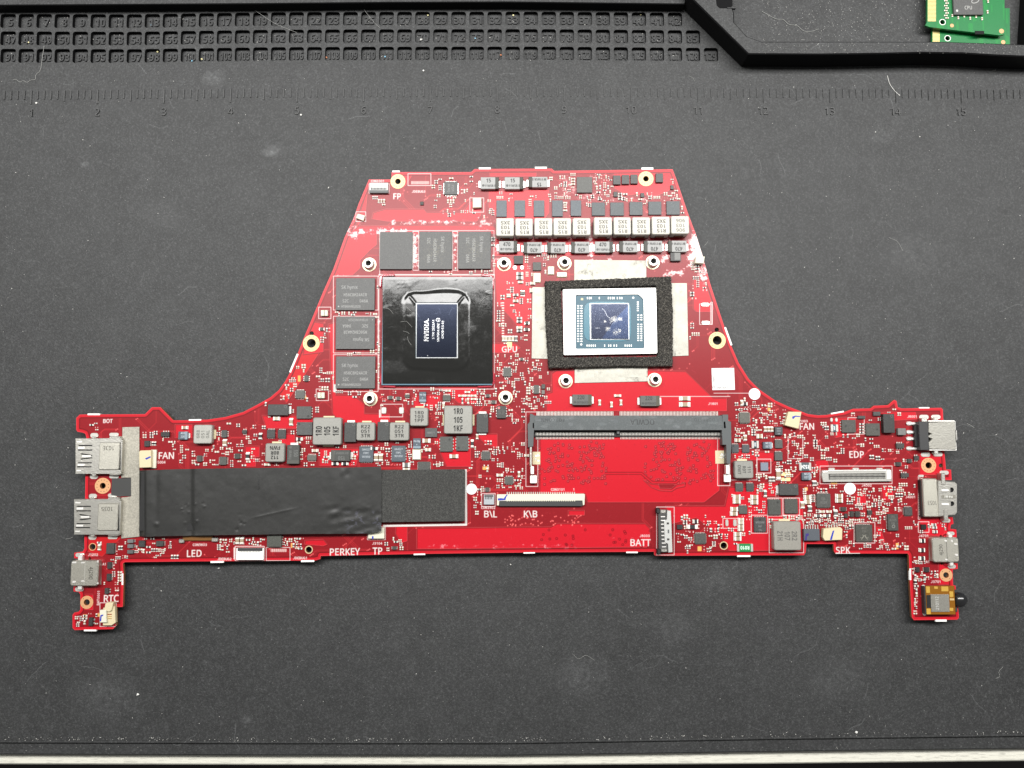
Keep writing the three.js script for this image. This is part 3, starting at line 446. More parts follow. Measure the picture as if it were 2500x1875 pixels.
// --- graphics processor: substrate, die in a silver border, glossy black film draped around it
{
  const g = new THREE.Group(); g.name = 'graphics_processor'; board.add(g); g.userData.label = 'large square graphics processor under glossy black film';
  claim(930, 672, 1206, 944);
  const sub = mesh('substrate', merge([bx(935, 679, 1202, 940, 0.45, 1.46, 0.02)]), mat([0.07, 0.16, 0.22], 0.4), g);
  const so = []; for (let i = 0; i < 70; i++) for (const v of [681, 935]) { const p = P(940 + i * 3.75, v, BT); const s = new THREE.SphereGeometry(0.00025, 5, 3); s.translate(p[0], BT + 0.0002, p[1]); so.push(s); } const sb = mesh('solder_balls', merge(so), M.solder, g); sb.userData.kind = 'stuff';
  for (const pts of [[[924, 700], [924, 676], [931, 670], [962, 668], [964, 673], [934, 675], [931, 702]], [[1176, 668], [1200, 671], [1207, 680], [1206, 706], [1202, 706], [1203, 684], [1196, 676], [1176, 674]], [[928, 912], [924, 930], [934, 945], [964, 947], [966, 941], [936, 939], [933, 912]], [[1203, 906], [1208, 912], [1208, 936], [1198, 946], [1166, 947], [1166, 942], [1196, 940], [1203, 932]]]) mesh('corner_glue', pbx(pts, 0, 0.9, 0.3), mat([0.45, 0.03, 0.05], 0.22, 0, { clearcoat: 0.7 }), g);
  // film
  const N = 150, u0 = 934, u1 = 1202.5, v0 = 676, v1 = 937, pos = [], idx = [], hole = [1015, 739.5, 1118, 874.5];
  const hgt = (u, v) => {
    const dx = Math.max(1017 - u, 0, u - 1116), dy = Math.max(744 - v, 0, v - 871), d = Math.hypot(dx, dy);
    let h = 1.62 + 0.34 * (1 - sst(25, 37 + 4 * Math.sin(u / 21), d)) + 0.34 * Math.max(0, 1 - d / 25);
    if (v < 744 && (u < 1017 || u > 1116)) h += 0.16 * Math.exp(-Math.pow((Math.abs(dx) - Math.abs(dy) * 0.8) / 3.5, 2)) * (1 - sst(20, 40, d));
    h += 0.016 * fbm(u / 22, v / 22) + 0.10 * Math.max(0, fbm(u / 40 + 5, v / 30) - 0.55); const el = Math.min(u - u0, u1 - u, v - v0, v1 - v); return h - 0.04 * (1 - sst(0, 5, el)) - 0.06;
  };
  for (let j = 0; j <= N; j++) for (let i = 0; i <= N; i++) { const u = u0 + (u1 - u0) * i / N, v = v0 + (v1 - v0) * j / N, h = BT + hgt(u, v) * MM, p = P(u, v, BT + 1.62 * MM); pos.push(p[0], h, p[1]); }
  const at = (i, j) => j * (N + 1) + i;
  for (let j = 0; j < N; j++) for (let i = 0; i < N; i++) { const u = u0 + (u1 - u0) * (i + 0.5) / N, v = v0 + (v1 - v0) * (j + 0.5) / N; if (u > hole[0] && u < hole[2] && v > hole[1] && v < hole[3]) continue; idx.push(at(i, j), at(i, j + 1), at(i + 1, j), at(i + 1, j), at(i, j + 1), at(i + 1, j + 1)); }
  const fg = new THREE.BufferGeometry(); fg.setAttribute('position', new THREE.BufferAttribute(new Float32Array(pos), 3)); fg.setIndex(idx); fg.computeVertexNormals();
  const dull = pixels(512, 512, (i, j) => { const k = fbm(i / 60, j / 60) * 0.5 + 0.3 * noise(i / 5, j / 5) + 0.2 * hash(i, j); const s = 0.10 * sst(0.5, 0.7, fbm(i / 80 + 3, j / 70)); return Math.min(1, 0.06 + 0.16 * k * k + s * 0.7); }, false);
  planar(fg, P(u0, v0, BT)[0], P(u0, v0, BT)[1], P(u1, v1, BT)[0] - P(u0, v0, BT)[0], P(u1, v1, BT)[1] - P(u0, v0, BT)[1]);
  mesh('black_film', fg, mat([0.016, 0.016, 0.015], 1, 0, { roughnessMap: dull, specularIntensity: 1 }), g);
  mesh('die_border', pbx([[1015, 739.5], [1117.5, 739.5], [1118, 874.5], [1015.5, 874.5]], 1.4, 2.36, 0.03), mat([0.34, 0.35, 0.355], 0.35, 0.4), g);
  const die = body('die', 1018, 742.5, 1115, 872, 2.5, '#2c3140', (c, w, h) => {
    c.fillStyle = '#2c3140'; c.fillRect(-2, -2, w + 4, h + 4);
    for (let i = 0; i < 46; i++) { c.strokeStyle = `rgba(190,200,225,${0.05 + 0.14 * rnd()})`; c.lineWidth = rr(0.4, 1.4); c.beginPath(); const x = rnd() * w, y = rnd() * h; c.moveTo(x, y); c.lineTo(x + rr(-9, 9), y + rr(-16, 16)); c.stroke(); }
    c.save(); c.translate(w / 2, h / 2); c.rotate(-Math.PI / 2); c.fillStyle = '#f4f4f4'; c.textAlign = 'left'; c.textBaseline = 'middle';
    c.font = 'bold 15px sans-serif'; c.fillText('NVIDIA.', -27, -25); c.font = 'bold 8px sans-serif'; c.fillText('S TW 2052A1', -21, -8); c.fillText('SNPB04.002', -27, 3.5); c.fillText('GN20-E3-A1', -20, 14); c.strokeStyle = '#f4f4f4'; c.lineWidth = 1.3; c.beginPath(); c.arc(26, 3, 4.4, 0, 7); c.stroke(); c.font = 'bold 6px sans-serif'; c.fillText('e1', 23, 3.3);
    c.restore(); c.fillStyle = '#fff'; c.beginPath(); c.arc(27, h - 4, 1.2, 0, 7); c.fill();
  }, { parent: g, base: 1.6, mat: mat([1, 1, 1], 0.16, 0.85, { map: atlasTex }), grain: 0.03, m: 0, b: 0.02 });
}
// --- main processor: nickel frame, teal substrate, die, foam gasket and four silver tapes
{
  const tapeTex = pixels(256, 256, (i, j) => { const k = 176 + 30 * fbm(i / 20, j / 20) - 70 * sst(0.60, 0.82, fbm(i / 34 + 60, j / 26)) * noise(i / 2.5, j / 2.5) - 22 * hash(i, j); return [k, k * 0.985, k * 0.925]; });
  const tm = mat([1, 1, 1], 0.55, 0.3, { map: tapeTex });
  for (const [pts, l] of [[[[1402, 634], [1578, 636], [1578, 690], [1402, 690]], 'silver tape above the foam gasket'], [[[1403, 888], [1581, 888], [1581, 931], [1403, 935]], 'silver tape below the foam gasket'], [[[1300, 701], [1340, 701], [1340, 876], [1298, 875]], 'silver tape left of the foam gasket'], [[[1634, 691], [1677, 691], [1681, 868], [1634, 870]], 'silver tape right of the foam gasket']]) {
    mesh('silver_tape', planar(pbx(pts, 0.1, 0.32, 0.03), 0, 0, 0.03, 0.03), tm, board, l); claim(pts[0][0], pts[0][1], pts[2][0], pts[2][1]);
  }
  const g = new THREE.Group(); g.name = 'processor'; board.add(g); g.userData.label = 'processor with white metal frame and teal substrate';
  claim(1326, 672, 1650, 900);
  mesh('substrate', pbx([[1377, 708], [1601, 704], [1603, 864], [1376, 866]], 0.3, 1.3, 0.02), mat([0.02, 0.085, 0.125], 0.4), g);
  const fr = [[1374, 708], [1377, 706], [1600, 702.5], [1602, 705], [1605, 860], [1603, 863], [1378, 867], [1376, 865]];
  const win = [[1404.5, 722], [1407, 719.5], [1556, 718], [1560, 719], [1571.5, 730], [1573.5, 848], [1571, 851], [1407, 852], [1405.5, 849.5]];
  mesh('metal_frame', pbx(fr, 1.3, 1.85, 0.04, [win]), mat([0.70, 0.695, 0.67], 0.42, 0.4), g);
  const ul = []; const ell = Array.from({ length: 30 }, (_, i) => { const a = i / 30 * 6.283, s = (x) => Math.sign(x) * Math.pow(Math.abs(x), 0.35); return [1483 + 58 * s(Math.cos(a)), 785 + 49 * s(Math.sin(a))]; });
  mesh('underfill', pbx(ell, 1.3, 1.42, 0.05), mat([0.05, 0.17, 0.23], 0.25, 0, { clearcoat: 0.5 }), g);
  const smd = []; const put = (u, v, w, h) => smd.push(pbx([[u, v], [u + w, v], [u + w, v + h], [u, v + h]], 1.3, 1.45, 0.02));
  for (let k = 0; k < 15; k++) for (const u of [1409, 1417]) put(u, 745 + k * 6.2, 5, 3);
  for (let k = 0; k < 5; k++) put(1555, 736 + k * 5.2, 4.5, 3); for (let k = 0; k < 12; k++) if (k !== 3) for (const u of [1556, 1563.5]) put(u, 768 + k * 5.6, 4.5, 3);
  for (const u of [1433, 1438, 1442, 1462, 1484, 1489, 1494, 1498, 1506, 1512, 1517]) put(u, 725, 2.4, 5.5); for (const u of [1432, 1437, 1442, 1447, 1452, 1475, 1485, 1490, 1498, 1504, 1525, 1530, 1535, 1540]) put(u, 841, 2.4, 5.5);
  mesh('small_capacitors', merge(smd), mat([0.8, 0.8, 0.76], 0.4, 0.2), g).userData.kind = 'stuff';
  for (const [u, v] of [[1546, 727], [1419, 841]]) mesh('round_mark', prism(circle(...P(u, v, BT + 0.0013), 0.0004, 16), BT + 0.0013, BT + 0.00136), M.white, g);
  mesh('square_mark', bx(1418, 727.5, 1424, 733, 1.3, 1.36, 0.01), M.cream, g);
  mesh('die_collar', pbx([[1439, 740], [1536, 739.5], [1537, 829], [1440, 830]], 1.42, 1.75, 0.08), mat([0.55, 0.58, 0.6], 0.25, 0.4), g);
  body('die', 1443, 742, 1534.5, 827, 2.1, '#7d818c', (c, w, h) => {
    c.fillStyle = '#3a3f50'; c.fillRect(-2, -2, w + 4, h + 4); c.fillStyle = 'rgba(74,88,122,.6)'; c.beginPath(); c.moveTo(w, 4); c.lineTo(w, h); c.lineTo(26, h); c.lineTo(62, 34); c.fill();  // the bluish wedge is a reflection painted into the die colour
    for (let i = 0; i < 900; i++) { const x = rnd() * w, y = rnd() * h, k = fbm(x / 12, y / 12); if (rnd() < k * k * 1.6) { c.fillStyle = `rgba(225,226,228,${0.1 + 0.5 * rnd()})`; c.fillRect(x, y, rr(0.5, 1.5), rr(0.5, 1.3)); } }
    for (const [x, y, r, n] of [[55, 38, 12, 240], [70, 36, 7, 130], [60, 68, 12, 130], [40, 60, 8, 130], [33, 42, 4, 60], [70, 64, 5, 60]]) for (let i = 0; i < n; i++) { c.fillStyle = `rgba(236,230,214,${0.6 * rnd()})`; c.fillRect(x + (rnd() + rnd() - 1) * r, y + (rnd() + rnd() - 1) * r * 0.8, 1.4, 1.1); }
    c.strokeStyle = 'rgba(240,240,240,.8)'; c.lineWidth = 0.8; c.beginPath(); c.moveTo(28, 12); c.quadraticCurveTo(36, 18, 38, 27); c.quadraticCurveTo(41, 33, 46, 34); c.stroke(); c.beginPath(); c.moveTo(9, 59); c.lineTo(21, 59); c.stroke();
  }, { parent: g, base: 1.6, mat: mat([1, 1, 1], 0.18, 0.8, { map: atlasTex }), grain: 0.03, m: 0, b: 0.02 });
  // foam gasket: open-cell sponge, a ring of its own relief
  const out = [[1329, 684], [1420, 680], [1520, 677], [1641, 671.5], [1646, 760], [1645, 896], [1500, 897], [1338, 901], [1331, 790]], inn = [[1371, 706], [1600, 699.5], [1604, 740], [1606, 862], [1603, 868], [1377, 870]];
  const ins = (pts, u, v) => { let k = false; for (let i = 0, j = pts.length - 1; i < pts.length; j = i++) { const a = pts[i], b = pts[j]; if ((a[1] > v) !== (b[1] > v) && u < (b[0] - a[0]) * (v - a[1]) / (b[1] - a[1]) + a[0]) k = !k; } return k; };
  const dist = (pts, u, v) => { let m = 1e9; for (let i = 0, j = pts.length - 1; i < pts.length; j = i++) { const a = pts[i], b = pts[j], dx = b[0] - a[0], dy = b[1] - a[1], t = Math.min(1, Math.max(0, ((u - a[0]) * dx + (v - a[1]) * dy) / (dx * dx + dy * dy))); m = Math.min(m, Math.hypot(u - a[0] - t * dx, v - a[1] - t * dy)); } return m; };
  const S = 1.35, nu = Math.round(328 / S), nv = Math.round(240 / S), map = new Int32Array((nu + 1) * (nv + 1)).fill(-1), pos = [], col = [], idx = [];
  for (let j = 0; j <= nv; j++) for (let i = 0; i <= nu; i++) {
    const u = 1324 + i * S, v = 667 + j * S, wob = 2.4 * (noise(u / 3, v / 3) - 0.5); const a = ins(out, u, v), b = ins(inn, u, v); const d = a && !b ? Math.min(dist(out, u, v), dist(inn, u, v)) + wob : -1; if (d < -0.2) continue;
    const p = P(u, v, BT + 0.0026), n = hash(i, j), h = 0.3 + 2.1 * sst(0, 3.2, d) + 0.75 * (n - 0.5) + 0.3 * (noise(u / 5, v / 5) - 0.5), c = n > 0.86 ? 0.15 : n > 0.6 ? 0.045 : 0.02;
    map[j * (nu + 1) + i] = pos.length / 3; pos.push(p[0] + (hash(i, j + 777) - 0.5) * 0.00016, BT + Math.max(0.05, h) * MM, p[1] + (hash(i + 777, j) - 0.5) * 0.00016); col.push(c, c * 0.92, c * 0.78);
  }
  for (let j = 0; j < nv; j++) for (let i = 0; i < nu; i++) { const a = map[j * (nu + 1) + i], b = map[j * (nu + 1) + i + 1], c = map[(j + 1) * (nu + 1) + i], d = map[(j + 1) * (nu + 1) + i + 1]; if (a >= 0 && b >= 0 && c >= 0 && d >= 0) idx.push(a, c, b, b, c, d); }
  const fg = new THREE.BufferGeometry(); fg.setAttribute('position', new THREE.BufferAttribute(new Float32Array(pos), 3)); fg.setAttribute('color', new THREE.BufferAttribute(new Float32Array(col), 3)); fg.setIndex(idx); fg.computeVertexNormals();
  mesh('foam_gasket', fg, mat([1, 1, 1], 0.85, 0, { vertexColors: true }), board, 'square black sponge gasket around the processor');
}
// --- the row of ten bright coils, each with a slot that shows its copper
const r15 = (dead) => lines(dead ? ['906', '103', '906'] : ['R15', '103', '3XS'], 11.5, 11.5, dead ? 'rgba(60,60,56,.7)' : 'rgba(45,43,38,.85)', 180, { x: 1, y: 2, font: 'monospace', sx: 1.12, bold: true });
for (const [u0, v0, u1, v1, k] of [[1211, 532, 1255, 576, 0], [1258, 533, 1301, 575.5, 0], [1304.5, 532, 1349, 575, 0], [1351, 532, 1395, 574.5, 0], [1398, 532, 1442, 574, 0], [1450, 530, 1495, 573.5, 0], [1498, 530, 1541, 572.5, 0], [1543.5, 530, 1588, 572.5, 0], [1591, 528.5, 1636, 572, 0], [1638, 527, 1683, 570.5, 1]]) {
  const m = body('coil', u0, v0, u1, v1, 5.0, '#bdbab1', r15(k), { mat: M.paleCoil, r: 0.6, b: 0.22, grain: 0.08, label: k ? 'scuffed bright coil with rubbed-off marking, at the board edge' : undefined });
  const [w, d, h] = m.userData.size; mesh('slot', prism(rrect(0.0034, 0.0001, 0), 0.0004, 0.0024).translate(0, 0, d / 2 - 0.00003), M.hole, m);
  mesh('copper_strip', prism(rrect(0.0027, 0.00012, 0), 0.0008, 0.0018, 0.00002).translate(0, 0, d / 2 + 0.00001), M.copper, m);
}
// --- flat capacitors with a dark stripe
function stripeCap(u0, v0, u1, v1, rows, deg, o = {}) {
  const m = body('capacitor', u0, v0, u1, v1, o.h ?? 1.9, o.bg ?? '#9b9b99', (c, w, h) => {
    c.save(); c.translate(w / 2, h / 2); c.rotate(deg * Math.PI / 180); const W = deg % 180 ? h : w, H = deg % 180 ? w : h, sw = 9;
    c.fillStyle = o.stripe ?? '#3a3933'; c.fillRect(W / 2 - sw, -H / 2 - 1, sw + 2, H + 2); c.fillStyle = c.strokeStyle = o.ink ?? 'rgba(22,22,21,1)'; c.textAlign = 'center'; c.textBaseline = 'middle';
    c.font = 'bold 13px sans-serif'; c.save(); c.translate(-3, -6); c.scale(0.82, 1); c.fillText(rows[0], 0, 0); c.restore(); c.font = 'bold 8px sans-serif'; c.save(); c.translate(1, 6.5); c.scale(0.85, 1); c.fillText(rows[1], 0, 0); c.restore();
    c.globalAlpha = 0.55; c.beginPath(); c.arc(-W / 2 + 6.5, 6, 3, 0, 7); c.fill(); c.restore();
  }, { r: 0.15, b: 0.12, grain: 0.08, label: o.label });
  for (const s of (o.ends ?? 'lr')) terminal(m, s, o.tw ?? 2.6, 0.9, 0.5); return m;
}
stripeCap(1173.5, 432.5, 1218, 461, ['15', '11WSR E'], 0); stripeCap(1232, 432.5, 1277.5, 461.5, ['15', '11WSR E'], 0); stripeCap(1290.5, 431.5, 1337, 457, ['15', '11WSR E'], 180);
for (const [u0, v0, u1, v1, d] of [[1218, 588.5, 1263, 616, 0], [1278, 591, 1323, 618, 180], [1336, 591, 1381, 617.5, 180], [1394.5, 590, 1440, 617.5, 180], [1452.5, 589.5, 1497, 616.5, 0], [1512, 588.5, 1557.5, 615.5, 180], [1572, 588, 1617.5, 615, 180], [1631.5, 587.5, 1677, 615, 180]]) stripeCap(u0, v0, u1, v1, ['470', '110PM d'], d);
for (const [u0, v0, u1, v1] of [[1397.5, 963, 1445, 989], [1563, 966, 1611, 991.5]]) stripeCap(u0, v0, u1, v1, ['220', '00TB6XD'], 0, { bg: '#585855', stripe: '#4a483b', ink: 'rgba(28,28,27,.8)' });
const grey = (c, w, h) => { c.strokeStyle = 'rgba(150,150,147,.5)'; c.lineWidth = 1; c.beginPath(); c.arc(w - 7, 6, 3, 0, 7); c.stroke(); };
const dk = { bg: '#41423f', stripe: '#4e4d48', ink: 'rgba(105,106,104,.9)' };
stripeCap(808, 1098.5, 854, 1126, ['150', '110M51 J'], 180, dk); stripeCap(701, 1086, 730, 1132.5, ['150', '0RAN J'], 90, { ...dk, ends: 't', tw: 2.8 });
for (const [u0, v0, u1, v1, e] of [[654, 987, 703, 1014, 'r'], [841, 1031, 869, 1079, 't'], [922, 1030, 951, 1076, 't'], [1163.5, 1009.5, 1192, 1056, 'tb'], [1902.5, 1181, 1950, 1209, 'l']]) { const m = body('capacitor', u0, v0, u1, v1, 1.7, '#3c3d3c', grey, { r: 0.15, b: 0.1 }); for (const s of e) terminal(m, s, 2.8, 0.9, 0.5); }
// --- grey power coils
const coil = (u0, v0, u1, v1, h, rows, size, gap, deg, ends, o = {}) => { const m = body('coil', u0, v0, u1, v1, h, o.bg ?? '#8d8c86', lines(rows, size, gap, o.ink ?? 'rgba(14,14,13,1)', deg, { sx: o.sx ?? 0.8, bold: true, font: o.font }), { mat: M.coilTop, r: 0.7, b: 0.25, grain: 0.07 }); for (const s of ends) terminal(m, s, Math.min(4, 0.5 * (u1 - u0) / 6.6), 0.75, 0.4, M.cream); return m; };
coil(764, 1019, 833, 1086, 3, ['1R0', '105', '1KF'], 21, 20, -90, 'tb', { sx: 0.68 });
coil(1084, 990, 1153, 1059, 3, ['1R0', '105', '1KF'], 20, 21, 0, 'lr', { sx: 0.68 });
coil(870, 1031, 915, 1075.5, 2.6, ['R22', '051', '3TR'], 11, 11, 0, 't', { sx: 1.15, font: 'monospace' });
coil(951, 1031, 998.5, 1075.5, 2.6, ['R22', '051', '3TR'], 11, 11, 0, 't', { sx: 1.15, font: 'monospace' });
coil(1001, 995, 1045, 1040, 2.6, ['1R0', '103', '1PP'], 10, 9.5, 0, 't', { sx: 1.3, font: 'monospace' });
coil(473, 1037, 517, 1083, 2.4, ['6R8', '051', '0AL'], 10.5, 11, -90, 'r', { ink: 'rgba(95,95,90,.95)', sx: 1.1, font: 'monospace', bg: '#a3a29b' });
coil(648, 1082, 694, 1128, 2.6, ['112', '80R', 'FWN'], 12, 11.5, 180, 't', { sx: 0.95 });
coil(1793, 1125, 1840, 1168, 2.6, ['111', 'R0T', 'OWT'], 11, 12, 90, 't', { sx: 0.95, ink: 'rgba(60,60,57,.9)' });
coil(1888, 1273, 1957, 1343.5, 3.2, ['2R2', '107', '21H'], 19, 18, 90, 't', { sx: 0.72, ink: 'rgba(95,94,90,.9)', bg: '#95928a' });
